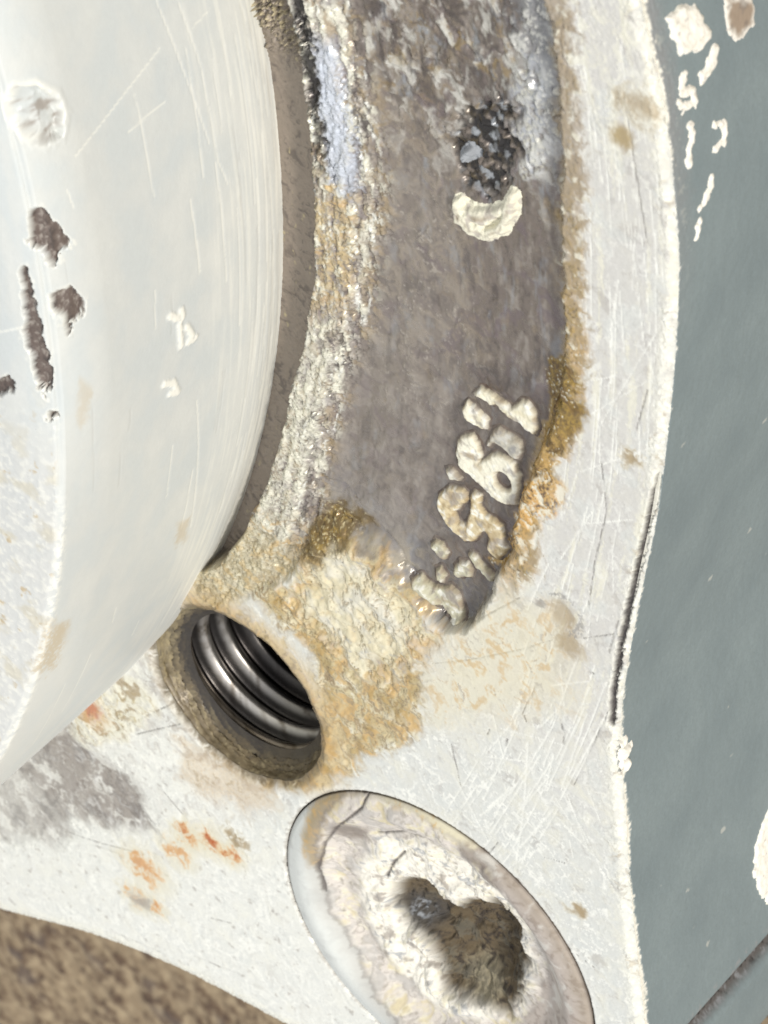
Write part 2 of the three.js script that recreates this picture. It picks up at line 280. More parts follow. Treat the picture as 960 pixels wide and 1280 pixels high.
// height and colour of the face at a point of the plan; metal, rust and dirt, with crevice shade and glints painted on the slope
function face(x, z, out) {
  const r = rho(x, z), s = arc(x, z);
  const wA = fbm(x * 0.7 + 11, z * 0.7 - 4, 3), wB = fbm(x * 0.7 - 23, z * 0.7 + 31, 3), wC = fbm(x * 1.9 + 3, z * 1.9 + 77, 3), wx = x + 0.75 * wA + 0.28 * wC, wz = z + 0.75 * wB - 0.28 * wC;
  const n1 = fbm(wx * 0.8, wz * 0.8, 5, 0.55), n2 = fbm(wx * 2.3 + 40, wz * 2.3, 4, 0.6) * (0.6 + 0.8 * ss(-0.5, 0.5, wA)), n3 = fbm(x * 7.5 + wC, z * 7.5 + 70, 3, 0.65) * (0.5 + 0.8 * ss(-0.5, 0.5, wB)), n4 = noise(x * 17, z * 17 + 5);
  const m1 = fbm(wx * 1.3 + 61, wz * 1.3 - 12, 5, 0.58);
  const gx = x + 0.6 * wA + 0.2 * m1 + 0.10 * n2, gz = z + 0.6 * wB - 0.22 * m1 + 0.12 * noise(x * 3.3 + 8, z * 3.3);   // ragged borders
  const ce = channelEnd.sd(x + 0.12 * n2 + 0.12 * m1, z + 0.25 * wB, 4) + 0.1 * n2 + 0.03 * n3;       // < 0 inside the sunk channel
  const fr = floorR(s), gw = grooveW(s) + 0.10 * n2 + 0.07 * n3;
  const wallT = ss(fr, gw + 0.5, r + 0.35 * n2);                   // 0 on the channel floor .. 1 on the ridge beside the boss
  const sunk = ss(0.22, -0.25, ce);
  const body = OUTLINE.sd(x, z, 6);
  let h = 0; const c = out.c; const set = (k) => { c[0] = k[0]; c[1] = k[1]; c[2] = k[2]; };
  // --- worn face
  set(K.white);
  mixInto(c, K.lav, ss(-0.1, 0.45, n1 + 0.35 * n2) * 0.8);
  mixInto(c, K.cream, ss(0.05, 0.5, -n1 + 0.5 * n2) * 0.55); mixInto(c, K.castHi, ss(0.25, 0.75, m1 + 0.3 * n2) * 0.3); mixInto(c, K.tan, ss(0.45, 0.8, wA * 0.8 + 0.6 * n2) * 0.35 * ss(82, 76, s));
  const strip = ss(13.8, 15.0, r) * ss(75, 68, s);
  mixInto(c, K.lav, strip * (0.65 + 0.3 * n2));
  const streak = fbm(r * 3.2 + 0.6 * n2, s * 0.22, 3, 0.6); mixInto(c, K.cream, strip * ss(0.1, 0.5, streak) * 0.75);
  const corner = ss(71, 78, s); mixInto(c, K.blue, corner * (0.55 + 0.5 * n1) * ss(0, 4, r));
  mixInto(c, K.bright, ss(0.1, 0.5, n2 + 0.6 * n1 + 0.2 * n3) * (0.45 + 0.4 * corner)); mixInto(c, K.castHi, ss(0.22, 0.6, -m1 + 0.5 * wB) * 0.35); mixInto(c, K.blue, ss(0.1, 0.5, wA - 0.3 * m1) * 0.5);
  const fl = fbm((x * 0.8 - z * 0.5) * 1.5 + wC, (x * 0.5 + z * 0.8) * 0.6 + 12, 4, 0.6); { const mid = ss(78, 82, s) * ss(100, 90, s) * ss(9.5, 6, r); mixInto(c, K.lav, mid * ss(-0.1, 0.3, fl) * 0.8); mixInto(c, K.castHi, mid * ss(0.1, 0.45, fl) * 0.75); mixInto(c, K.bright, mid * ss(0.05, 0.4, -fl) * 0.8); }
  const lowLeft = ss(86, 92, s); mixInto(c, K.bright, lowLeft * (0.5 + 0.4 * n2));
  mixInto(c, K.castHi, lowLeft * ss(0.35, 0.65, fbm(x * 1.9, z * 1.9 + 9, 4, 0.6)) * 0.6);
  const edge = ss(-1.0, -0.25, body + 0.18 * n2); const eb = clamp(0.55 + 0.9 * m1 + 0.5 * n2); mixInto(c, K.cream, edge * 0.8 * eb); mixInto(c, K.bright, edge * ss(-0.2, 0.3, n3 + m1) * 0.6 * eb); mixInto(c, K.tan, edge * ss(0.3, 0.6, -m1 + 0.4 * n2) * 0.4);
  h += 0.016 * n2 + 0.008 * n3 + edge * 0.05 * n3 - 0.18 * ss(-0.45, 0.0, body);
  mulInto(c, 1 + 0.07 * n3 + 0.03 * n4);
  const pits = ss(0.62, 0.8, fbm(x * 3.7 + 13, z * 3.7, 2) * (0.75 + 0.5 * wA)); mixInto(c, K.castHi, pits * 0.45 * (1 - sunk) * ss(0.0, 0.4, n1)); h -= pits * 0.02;
  const sc = scr.at(x, z, n3); mixInto(c, K.bright, sc[0] * (0.5 + 0.5 * ss(-0.3, 0.3, n1))); mixInto(c, K.castLo, sc[1] * 0.7 * ss(-0.5, 0.2, n2)); h -= 0.02 * sc[1] + 0.012 * sc[0];
  // yellow stain between the letters and the corner
  const yc = ss(1.3, -1.2, creamCorner.sd(gx, gz, 3) + 0.5 * n2); mixInto(c, K.crustHi, yc * 0.6); mixInto(c, K.ochre, yc * ss(0.05, 0.5, m1 + 0.4 * n2) * 0.55); mixInto(c, K.castHi, yc * ss(0.3, 0.6, n2 - 0.4 * m1) * 0.5);
  // old corrosion patch of the strip (upper part rougher)
  const upper = ss(52, 44, s) * ss(13.5, 15, r); mixInto(c, K.cream, upper * ss(0, 0.4, n2) * 0.6); h += upper * 0.03 * n3;
  const sb = Math.hypot(x - S1[0], (z - S1[1])); mixInto(c, K.oliveY, ss(0.8, 0.2, sb + 0.25 * n2) * 0.75);
  const sb2 = Math.hypot(x - S2[0], z - S2[1]); mixInto(c, K.tan, ss(1.0, 0.3, sb2 + 0.35 * n2) * 0.7);
  const sb3 = Math.hypot(x - S3[0], z - S3[1]); mixInto(c, K.tan, ss(0.95, 0.4, sb3 + 0.35 * n2) * 0.6); mixInto(c, K.castLo, ss(0.35, 0.15, Math.abs(sb3 - 0.95) + 0.1 * n2) * 0.5 * ss(0.1, 0.4, n1 + n2)); h -= 0.1 * ss(0.9, 0.3, sb3);
  // --- the sunk cast channel
  if (sunk > 0) {
    const q = T.q; q[0] = K.cast[0]; q[1] = K.cast[1]; q[2] = K.cast[2];
    const sN = fbm(r * 1.5, s * 0.55 + 3, 4, 0.6);
    mixInto(q, K.castHi, ss(0.0, 0.5, sN + 0.5 * m1) * 0.7); mixInto(q, K.castLo, ss(0.05, 0.55, -sN - 0.4 * n1 + 0.3 * n2) * 0.8); mixInto(q, K.purple, ss(0, 0.5, n1) * 0.7);
    mixInto(q, K.bluegrey, ss(0.15, 0.55, fbm(r * 1.3 + 20, s * 0.5, 4, 0.6)) * (0.4 + 0.5 * ss(57, 48, s)));
    mixInto(q, K.tanGrey, ss(11.2, 8.2, r + n1) * ss(-0.1, 0.35, m1 + 0.3 * n3) * 0.7 * ss(64, 58, s)); mixInto(q, K.castLo, ss(11, 8, r + n1) * ss(0.15, 0.45, fbm(r * 2.2, s * 0.5 + 60, 4, 0.62)) * 0.7); mixInto(q, K.grain, ss(11, 8.0, r + n1) * ss(0.35, 0.6, n2 + 0.5 * n3) * 0.7 * ss(66, 60, s));
    { const uu = ss(53.5, 48, s + 2 * n1), f1 = fbm(wx * 0.75 + 5, wz * 0.75 - 40, 5, 0.6), f2 = fbm(wx * 0.9 - 50, wz * 0.9 + 14, 5, 0.6); mixInto(q, K.castHi, uu * ss(-0.05, 0.35, f1) * 0.8); mixInto(q, K.white, uu * ss(0.12, 0.45, f1 + 0.3 * n2) * 0.7); mixInto(q, K.oliveY, uu * ss(0.15, 0.5, f2) * 0.45); mixInto(q, K.castLo, uu * ss(0.05, 0.4, -f1 + 0.3 * n2) * 0.75); mixInto(q, K.black, uu * ss(0.38, 0.6, -f2 + 0.3 * n3) * 0.7); }
    mixInto(q, K.bluegrey, ss(67, 71.5, s + n1) * 0.5); mixInto(q, K.crust, ss(68, 72.5, s + 1.5 * n1) * ss(-0.2, 0.3, m1) * 0.7);
    mixInto(q, K.white, ss(51, 46, s + 1.5 * n1) * ss(0.2, 0.5, fbm(r * 1.6 + 9, s * 0.8 + 40, 4, 0.65)) * 0.55); mixInto(q, K.castLo, ss(52, 47, s) * ss(0.15, 0.5, fbm(r * 1.7 - 9, s * 0.7 + 20, 4, 0.65)) * 0.7);
    mixInto(q, K.tanGrey, ss(0.3, 0.7, fbm(r * 1.1 + 50, s * 0.8, 4, 0.6)) * 0.5);
    const lz = ss(0.9, -0.3, letterZone.sd(gx, gz, 3)); mixInto(q, K.castLo, lz * (0.45 + 0.5 * n2)); mixInto(q, K.brown, lz * ss(0.1, 0.5, m1) * 0.35);
    mulInto(q, 1 + 0.07 * n3 + 0.03 * n4);
    mixInto(q, K.castHi, ss(10.5, 7.5, r + 0.8 * n1) * ss(48, 53, s) * (0.4 + 0.4 * m1));
    let hq = -0.78 + 0.05 * m1 + 0.02 * n2 + 0.008 * n3 - 0.16 * ss(13.2, 10.2, r) * ss(6, 9, r);
    const up = ss(56, 48, s); hq += up * 0.09 * n2;
    // granular corroded slope on the boss side
    const g = ss(0.02, 0.35, wallT + 0.12 * n2);
    if (g > 0) {
      const e = cell(r * 2.9 + 0.9 * n2, s * 1.9 + 0.7 * n3), dome = clamp(1 - e.f1 * 1.25), gapE = ss(0.02, 0.22, e.f2 - e.f1);
      const id = e.id, id2 = e.id2, e2 = cell(r * 5.1, s * 4.3), d2 = clamp(1 - e2.f1 * 1.2);
      const w = [...K.grain]; mixInto(w, K.cream, ss(0.55, 0.75, id)); mixInto(w, K.castHi, ss(0.35, 0.2, id) * 0.85); mixInto(w, K.tan, ss(0.6, 0.85, id2) * 0.6); mixInto(w, K.castLo, ss(0.18, 0.05, id2) * 0.9);
      mixInto(w, K.castLo, (1 - gapE) * 0.5); const fib = fbm(r * 3.3 + 0.5 * m1, s * 0.42, 4, 0.62); mixInto(w, K.cream, ss(0.1, 0.45, fib) * 0.75); mixInto(w, K.purple, ss(0.1, 0.45, -fib) * 0.7); mixInto(w, K.lav, ss(0.0, 0.5, m1) * 0.35);  // gaps between the grains darkened: crevice shade painted into the colour
      mixInto(w, K.cast, ss(0.55, 0.15, wallT) * (0.75 - 0.4 * id)); mixInto(w, K.tan, ss(0.6, 0.25, wallT) * ss(0.0, 0.4, m1 + 0.4 * n2) * 0.7);
      { const dk = fbm(r * 3.6 + 31 + 0.7 * wC, s * 0.33 + 4, 4, 0.62), gl = fbm(r * 4.4 - 17 + 0.5 * wC, s * 0.5, 4, 0.65); mixInto(w, K.castLo, ss(0.12, 0.4, dk + 0.25 * n3) * 0.85 * ss(0.1, 0.35, wallT) * ss(0.95, 0.7, wallT)); mixInto(w, K.bright, ss(0.28, 0.55, gl + 0.2 * n3) * 0.8 * ss(0.15, 0.4, wallT)); }  // painted streaks: dark ones for shaded crevices, bright ones for glints
      // pale ridge line: bluish above, ochre in the middle, cream below
      const ridge = ss(0.55, 0.8, wallT + 0.15 * n3) * (s < 54.5 ? ss(3.25, 3.5, r + 0.2 * n2) : 1);
      mixInto(w, K.paleBlue, ridge * ss(54.5, 53, s + 0.8 * n2) * ss(47, 48, s) * (0.75 + 0.25 * id));
      mixInto(w, K.paleOchre, ridge * ss(53.5, 54.5, s + n2) * ss(62, 58, s) * ss(-0.3, 0.35, n2 + 0.6 * n3) * 0.8); mixInto(w, K.ochre, ridge * ss(53.5, 54.5, s + n2) * ss(62, 58, s) * ss(0.1, 0.5, m1) * 0.6);
      mixInto(w, K.cream, ridge * ss(60, 63, s) * ss(-0.4, 0.3, n3 + 0.4 * n2) * 0.75);
      mixInto(w, K.ochre, ss(71, 73, s) * ss(0.0, 0.4, m1) * 0.75); mixInto(w, K.olive, ss(71, 74, s) * ss(0.1, 0.5, -m1 + 0.4 * n2) * 0.6); mixInto(w, K.crust, ss(72.5, 74.5, s) * 0.5);
      mulInto(w, 1 + 0.15 * n4);
      mixInto(q, w, g); hq += g * (0.085 * dome * (0.4 + id) - 0.045 * (1 - gapE) + 0.02 * d2 + 0.012 * n3 + 0.1 * fib);
    }
    // black flaking line along the upper ridge
    const bl = ss(0.45, 0.15, Math.abs(r - 3.1 - 0.2 * n1) + 0.4 * n2 + 0.2 * n3) * ss(54, 51, s + 2 * n2); mixInto(q, K.black, bl * 0.95); hq -= bl * 0.15;
    hq += 0.74 * wallT + 0.10 * Math.sin(Math.PI * ss(0.55, 1.0, wallT));
    // dark scab near the top and its bed
    const ps = pitPoly.sd(gx, gz, 3) + 0.22 * n2 + 0.1 * n3, pt = ss(0.25, -0.25, ps);
    if (pt > 0) { const e = cell(x * 3.6, z * 3.6), w = [...K.black]; mixInto(w, K.cast, ss(0.6, 0.8, e.id) * 0.9); mixInto(w, K.bluegrey, ss(0.86, 0.93, e.id2)); mixInto(w, K.dirt, ss(0.1, 0.5, n2) * 0.7); mixInto(q, w, pt); hq += pt * (-0.25 + 0.3 * clamp(1 - e.f1 * 1.3) * e.id); }
    const wb = ss(0.35, -0.3, whiteBand.sd(gx, gz, 3) + 0.35 * n2 + 0.05 * n3); mixInto(q, K.paleBlue, wb * 0.6); mixInto(q, K.white, wb * ss(-0.2, 0.35, m1) * 0.8); mixInto(q, K.cast, wb * ss(0.0, 0.4, -n2) * 0.85); mixInto(q, K.cream, wb * ss(0.1, 0.4, n3 + 0.5 * wC) * 0.7); hq += wb * (0.1 + 0.08 * m1 + 0.03 * n2);
    const wb2 = ss(52, 47, s) * ss(12.0, 13.2, r + 0.8 * n2); mixInto(q, K.bluegrey, wb2 * 0.6); mixInto(q, K.white, wb2 * ss(0.1, 0.4, n2 + 0.5 * n3) * 0.7); hq += wb2 * (0.06 * n2 + 0.02 * n3);
    h = lerp(h, hq, sunk); mixInto(c, q, sunk);
  }
  // --- rust line where channel and strip meet
  const rl = ss(0.6, 0.0, Math.abs(ce - 0.3 - 0.3 * n1) - 0.5 + 0.45 * m1 + 0.22 * n2 + 0.05 * n3) * ss(68.5, 66, s) * ss(12.2, 13, r);
  if (rl > 0) {
    const w = [...K.tan]; mixInto(w, K.oliveY, ss(-0.1, 0.4, n2)); mixInto(w, K.grain, ss(0.1, 0.5, m1) * 0.7); mixInto(w, K.olive, ss(0.15, 0.5, n3 + 0.5 * n2) * 0.9); mixInto(w, K.castHi, ss(55, 48, s) * 0.45); mixInto(w, K.ochre, ss(53, 56, s) * ss(-0.2, 0.3, m1) * 0.6); mixInto(w, K.cream, ss(0.25, 0.55, wC + 0.5 * n2) * 0.7); mixInto(w, K.brown, ss(0.35, 0.65, n3) * 0.6); mixInto(w, K.grain, ss(0.3, 0.6, -n2) * 0.6);
    mixInto(c, w, rl * 0.92); h += rl * (0.05 + 0.05 * n2 + 0.025 * n3);
  }
  const os = ss(0.25, -0.2, oliveSpot.sd(gx, gz, 2) + 0.25 * n2 + 0.08 * n3);
  if (os > 0) { const w = [...K.oliveY]; mixInto(w, K.olive, ss(-0.1, 0.3, n3 + 0.4 * m1)); mixInto(w, K.ochre, ss(58.5, 61, s) * ss(-0.4, 0.3, m1) * 0.8); mixInto(w, K.brown, ss(0.0, 0.35, -m1) * 0.7); mixInto(w, K.brown, ss(0.25, 0.5, n2) * 0.8); mixInto(w, K.cream, ss(0.35, 0.55, -n3 - 0.4 * n2) * 0.8); mixInto(c, w, os * 0.95); h += os * (0.05 * m1 + 0.03 * n2); }
  const rt = ss(0.3, -0.2, rustTongue.sd(gx, gz, 2) + 0.3 * n2 + 0.05 * n3); if (rt > 0) { const w = [...K.ochre]; mixInto(w, K.orange, ss(0.0, 0.4, m1) * 0.7); mixInto(w, K.brown, ss(0.05, 0.4, n2 + 0.4 * n3)); mixInto(w, K.cream, ss(0.0, 0.3, -n2) * 0.9); mixInto(c, w, rt * 0.85); h += rt * (0.04 * m1 + 0.02 * n2); }
  // --- crust at the end of the channel, ochre round the hole
  const cs = crustPoly.sd(gx, gz, 4) + 0.25 * n2 + 0.04 * n3, ct = ss(0.6, -0.5, cs);
  if (ct > 0) {
    const w = [...K.crust]; mixInto(w, K.crustHi, ss(-0.1, 0.35, m1 + 0.5 * wA) * 0.95); mixInto(w, K.ochre, ss(0.1, 0.5, -m1 + 0.3 * n2) * 0.8); mixInto(w, K.white, ss(0.15, 0.45, n2 + 0.6 * wB) * 0.6); mixInto(w, K.tan, ss(0.09, 0.02, Math.abs(m1 - 0.05)) * 0.6); mixInto(w, K.olive, ss(0.35, 0.0, Math.abs(cs)) * ss(-0.1, 0.4, m1) * 0.55); mixInto(w, K.castHi, ss(0.1, 0.45, wB + 0.4 * n2) * 0.4); mixInto(w, K.crustHi, ss(-0.4, -1.2, cs) * 0.7); mixInto(w, K.white, ss(-0.7, -1.6, cs) * ss(-0.2, 0.3, wB) * 0.5); mixInto(w, K.ochre, ss(0.75, 0.1, Math.abs(cs + 0.1)) * ss(-0.4, 0.2, n1) * 0.7); mixInto(w, K.brown, ss(0.2, 0.0, Math.abs(cs - 0.1)) * ss(0.0, 0.35, n2) * 0.6); mixInto(w, K.bluegrey, ss(0.3, 0.6, fbm(x * 2 + 31, z * 2, 4, 0.6)) * 0.6); mixInto(w, K.olive, ss(0.45, 0.7, n3 - n2 * 0.5) * 0.45);
    mixInto(c, w, ct * 0.95); { const cH = ss(0.9, -0.6, crustPoly.sd(x + 0.4 * wA, z + 0.4 * wB, 4)); h = lerp(h, -0.06 + 0.16 * wA + 0.1 * wC + 0.03 * m1 + 0.008 * n2 - 0.08 * ss(0.08, 0.0, Math.abs(n1 - 0.1)), cH); } mixInto(c, K.tan, ct * ss(0.09, 0.0, Math.abs(n1 - 0.1)) * 0.5);
  }
  const ol = ss(0.4, -0.4, olivePoly.sd(gx, gz, 3) + 0.3 * n2 + 0.05 * n3); if (ol > 0) { const w = [...K.olive]; mixInto(w, K.oliveY, ss(0, 0.4, n2)); mixInto(w, K.crust, ss(0.25, 0.5, -n3)); mixInto(w, K.brown, ss(0.2, 0.5, n3) * 0.7); mixInto(c, w, ol * 0.9); h += ol * (0.08 * m1 + 0.03 * n2); }
  const oc = ss(0.5, -0.3, ochrePoly.sd(gx, gz, 4) + 0.3 * n2 + 0.04 * n3); if (oc > 0) { const w = [...K.crust]; mixInto(w, K.ochre, ss(-0.15, 0.3, m1) * 0.85); mixInto(w, K.crustHi, ss(0.05, 0.45, wA - 0.3 * m1) * 0.8); mixInto(w, K.tan, ss(0.0, 0.4, -n2 - 0.4 * n3)); mixInto(w, K.cream, ss(0.3, 0.6, n2 - 0.4 * m1) * 0.7); mixInto(w, K.olive, ss(0.4, 0.65, n3 - 0.3 * n2) * 0.8); mixInto(w, K.oliveY, ss(0.1, 0.5, wB + 0.5 * n2) * 0.5); mixInto(w, K.brown, ss(0.6, 0.05, oc) * ss(-0.2, 0.3, m1) * 0.5); mixInto(w, K.brown, ss(0.07, 0.0, Math.abs(m1 + 0.12)) * 0.45); mixInto(c, w, oc * 0.94); h += oc * (0.06 * wA + 0.06 * wC + 0.02 * m1 + 0.006 * n2); }
  const tp = ss(0.9, -0.4, tanPoly.sd(gx, gz, 4) + 0.6 * n2); mixInto(c, K.ochre, tp * 0.45 * (0.8 + 0.5 * n3)); mixInto(c, K.tan, tp * ss(0.2, 0.5, n2) * 0.5);
  { const hx = x - HOLE[0], hz = z - HOLE[1], hd = Math.hypot(hx, hz), hr = ss(2.2, 0.5, hd - HOLE_R + 0.9 * m1) * ss(-0.1, 0.35, hx / hd + 0.25 * hz / hd); if (hr > 0) { const w = [...K.paleOchre]; mixInto(w, K.ochre, ss(-0.1, 0.4, m1)); mixInto(w, K.tan, ss(0.05, 0.45, n2 - 0.5 * wA)); mixInto(w, K.oliveY, ss(0.25, 0.6, wB + 0.5 * n2) * 0.6); mixInto(c, w, hr * 0.9); h += hr * (0.04 * m1 + 0.02 * n2); } }
  // --- lower left: worn grey hollow, rust blooms
  const gp = ss(0.8, -0.5, greyPoly.sd(gx, gz, 4) + 0.4 * n2 + 0.4 * m1);
  if (gp > 0) { const w = [...K.castHi]; mixInto(w, K.lav, ss(0, 0.6, n1 + 0.5 * n2) * 0.8); mixInto(w, K.cast, ss(0.0, 0.5, -m1 + 0.3 * n2) * 0.8); mixInto(w, K.white, ss(98, 106, s + 3 * wA) * 0.5); mixInto(w, K.bright, ss(0.05, 0.45, fl) * 0.55); mixInto(w, K.castLo, ss(0.1, 0.5, -fl + 0.3 * m1) * 0.45); mulInto(w, 1 + 0.06 * n3); mixInto(c, w, gp * 0.95); h -= 0.16 * ss(1.2, -1.0, greyPoly.sd(x + 0.5 * wA, z + 0.5 * wB, 4)) - gp * (0.03 * m1 + 0.006 * n2); }
  const lr = ss(0.5, -0.3, leftRust.sd(gx, gz, 3) + 0.35 * n2); if (lr > 0) { const w = [...K.cream]; mixInto(w, K.crust, ss(0, 0.4, n2)); mixInto(w, K.white, ss(0.1, 0.5, m1) * 0.8); mixInto(w, K.tan, ss(0.05, 0.4, -m1 + 0.5 * n2) * 0.8); mixInto(w, K.orange, ss(1.6, 0.4, Math.hypot(x - S4[0], z - S4[1]) + 0.6 * m1) * 0.6); mixInto(w, K.rust, ss(1.0, 0.1, Math.hypot(x - S4[0], z - S4[1]) + 0.7 * n2) * 0.85); mixInto(w, K.olive, ss(0.35, 0.6, n3 + 0.3 * n2) * 0.6); mixInto(c, w, lr * 0.9); h += lr * (0.05 + 0.05 * m1 + 0.012 * n2); }
  if (s > 84) for (const [p, R, red] of RUSTY) { const d = Math.hypot(x - p[0] + 0.5 * wC, z - p[1] + 0.5 * m1); if (d > R * 2.4) continue; const v = 1 - d / R + 0.75 * n2 + 0.45 * m1 + 0.2 * n3; mixInto(c, K.crustHi, ss(-0.9, 0.2, 1 - d / R + 0.3 * m1) * 0.55); mixInto(c, K.orange, ss(0.05, 0.75, v) * 0.75); mixInto(c, K.rust, ss(0.45, 1.0, v) * red); mixInto(c, K.brown, ss(0.95, 1.4, v) * 0.5 * red); }
  for (const [p, R, a, k] of BLOOMS) { const d = Math.hypot(x - p[0], z - p[1]); if (d < R * 1.6) { const q = Math.hypot(gx - p[0], (gz - p[1])), t = ss(R * 1.2, R * 0.1, q + R * (0.5 * n2 + 0.35 * n3 + 0.3 * m1)); mixInto(c, K.cream, ss(0, 0.3, t) * 0.5); mixInto(c, k === K.rust ? K.orange : k, t * 0.6); mixInto(c, k, ss(0.35, 0.95, t + 0.35 * n3 + 0.2 * n2) * a); h += t * 0.03 * n2; } }
  // --- groove at the foot of the boss
  const gt = ss(0.12, -0.12, r - gw) * (grooveW(s) > 0.02 ? 1 : 0);
  if (gt > 0) { const w = [...K.groove]; mixInto(w, K.castLo, ss(0, 0.5, n2) * 0.6); mixInto(w, K.crust, ss(0.45, 0.7, fbm(r * 2.5, s * 0.9, 4, 0.6)) * 0.8); const ug = ss(50.5, 47.5, s + n2); mixInto(w, K.crust, ug * ss(0.05, 0.4, n3 + 0.5 * n2) * 0.8); mixInto(w, K.black, ug * ss(0.2, 0.5, -n3 + 0.4 * n2) * 0.7); mulInto(w, 1 + 0.12 * n3); mixInto(c, w, gt); h = lerp(h, GROOVE + 0.04 * n2 + 0.02 * n3 + ug * 0.5 * (0.6 + n3), gt); }
  // --- split along the outer edge
  const ln = EDGE_SPLIT(x, z); const sp2 = ss(0.18, 0.04, ln + 0.09 * n2 + 0.05 * n3); if (sp2 > 0) { mixInto(c, K.castLo, sp2 * 0.95); mixInto(c, K.black, sp2 * 0.5); h -= 0.2 * sp2; }
  // --- lips of the seats
  const dh = Math.hypot(x - HOLE[0], z - HOLE[1]) - mouth(x, z); const hl = ss(0.9, 0.0, dh + 0.5 * n2); mixInto(c, K.tan, hl * 0.5); mixInto(c, K.dirt, ss(0.35, 0, dh + 0.3 * n2) * 0.75); h -= 0.2 * ss(0.45, 0, dh);
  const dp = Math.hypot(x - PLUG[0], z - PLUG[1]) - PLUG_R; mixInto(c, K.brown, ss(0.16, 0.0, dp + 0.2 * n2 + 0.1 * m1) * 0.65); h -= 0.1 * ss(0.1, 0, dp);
  if (dp > 0 && dp < 0.6) mixInto(c, K.bright, ss(0.5, 0.15, dp) * 0.35);
  out.h = h; out.sunk = sunk; out.gt = gt;
  return out;
}
T.q = [0, 0, 0];
const S1 = v2(at(776, 172)), S2 = v2(at(712, 806)), S3 = v2(at(700, 768)), S4 = v2(at(112, 884));
const RUSTY = [[[262, 1050], 1.0, 0.95], [[236, 1046], 0.8, 0.6], [[290, 1068], 0.7, 0.7], [[182, 1086], 1.25, 0.25], [[222, 1066], 0.9, 0.2], [[170, 1122], 0.8, 0.15], [[196, 1134], 0.6, 0.3]].map(([q, R, k]) => [v2(at(q[0], q[1])), R, k]);
const BLOOMS = [ [v2(at(178, 1130)), 0.9, 0.4, K.castHi], [v2(at(296, 1048)), 0.8, 0.7, K.tan], [v2(at(800, 130)), 1.0, 0.3, K.tan], [v2(at(718, 1137)), 0.55, 0.8, K.tan], [v2(at(795, 575)), 0.6, 0.7, K.tan]];
const EDGE_SPLIT = lineSet([plan([[822, 598], [809, 652], [790, 735], [775, 805], [766, 865], [763, 905]])]);

// ---------------------------------------------------------------- the casting
const CB = [-5, DEEP, 0];
const casting = thing('metal_casting', 'corroded white and grey aluminium casting with a big round boss, standing on brown ground', 'casting', CB);

{ // face: a lattice that runs round the boss
  const rs = lines(-0.2, 0.3, 27.5, 42, 0.055), sv = lines(18, 42.5, 113, 150, 0.062);
  const clear = (x, z) => Math.min(-OUTLINE.sd(x, z), Math.hypot(x - HOLE[0], z - HOLE[1]) - mouth(x, z), Math.hypot(x - PLUG[0], z - PLUG[1]) - PLUG_R);
  const out = { c: [0, 0, 0], h: 0 };
  const geos = sheet(rs.length, sv.length, (i, j) => {
    let [x, z] = polar(rs[i], sv[j]); const step = Math.max(rs[Math.min(i + 1, rs.length - 1)] - rs[Math.max(0, i - 1)], 0.11) * 0.5;
    let d = clear(x, z); if (d < -3 * step - 0.05) return null;
    if (Math.abs(d) < step * 0.75) { const e = 0.01, gx = (clear(x + e, z) - clear(x - e, z)) / (2 * e), gz = (clear(x, z + e) - clear(x, z - e)) / (2 * e); x -= gx * d; z -= gz * d; }
    face(x, z, out); return { p: [x, out.h, z], c: out.c, part: out.gt > 0.5 ? 2 : out.sunk > 0.5 ? 1 : 0 };
  }, { flip: true, keep: (x, z) => clear(x, z) > 0, names: 3 }, CB);
  addMesh('sealing_face', geos[0], M.metal, casting, 'worn bright sealing face with rust stains and scratches');
  addMesh('cast_channel', geos[1], M.channel, casting, 'sunk grey channel with rough corroded slope');
  addMesh('groove', geos[2], M.metal, casting, 'dark groove at the foot of the round boss');
}

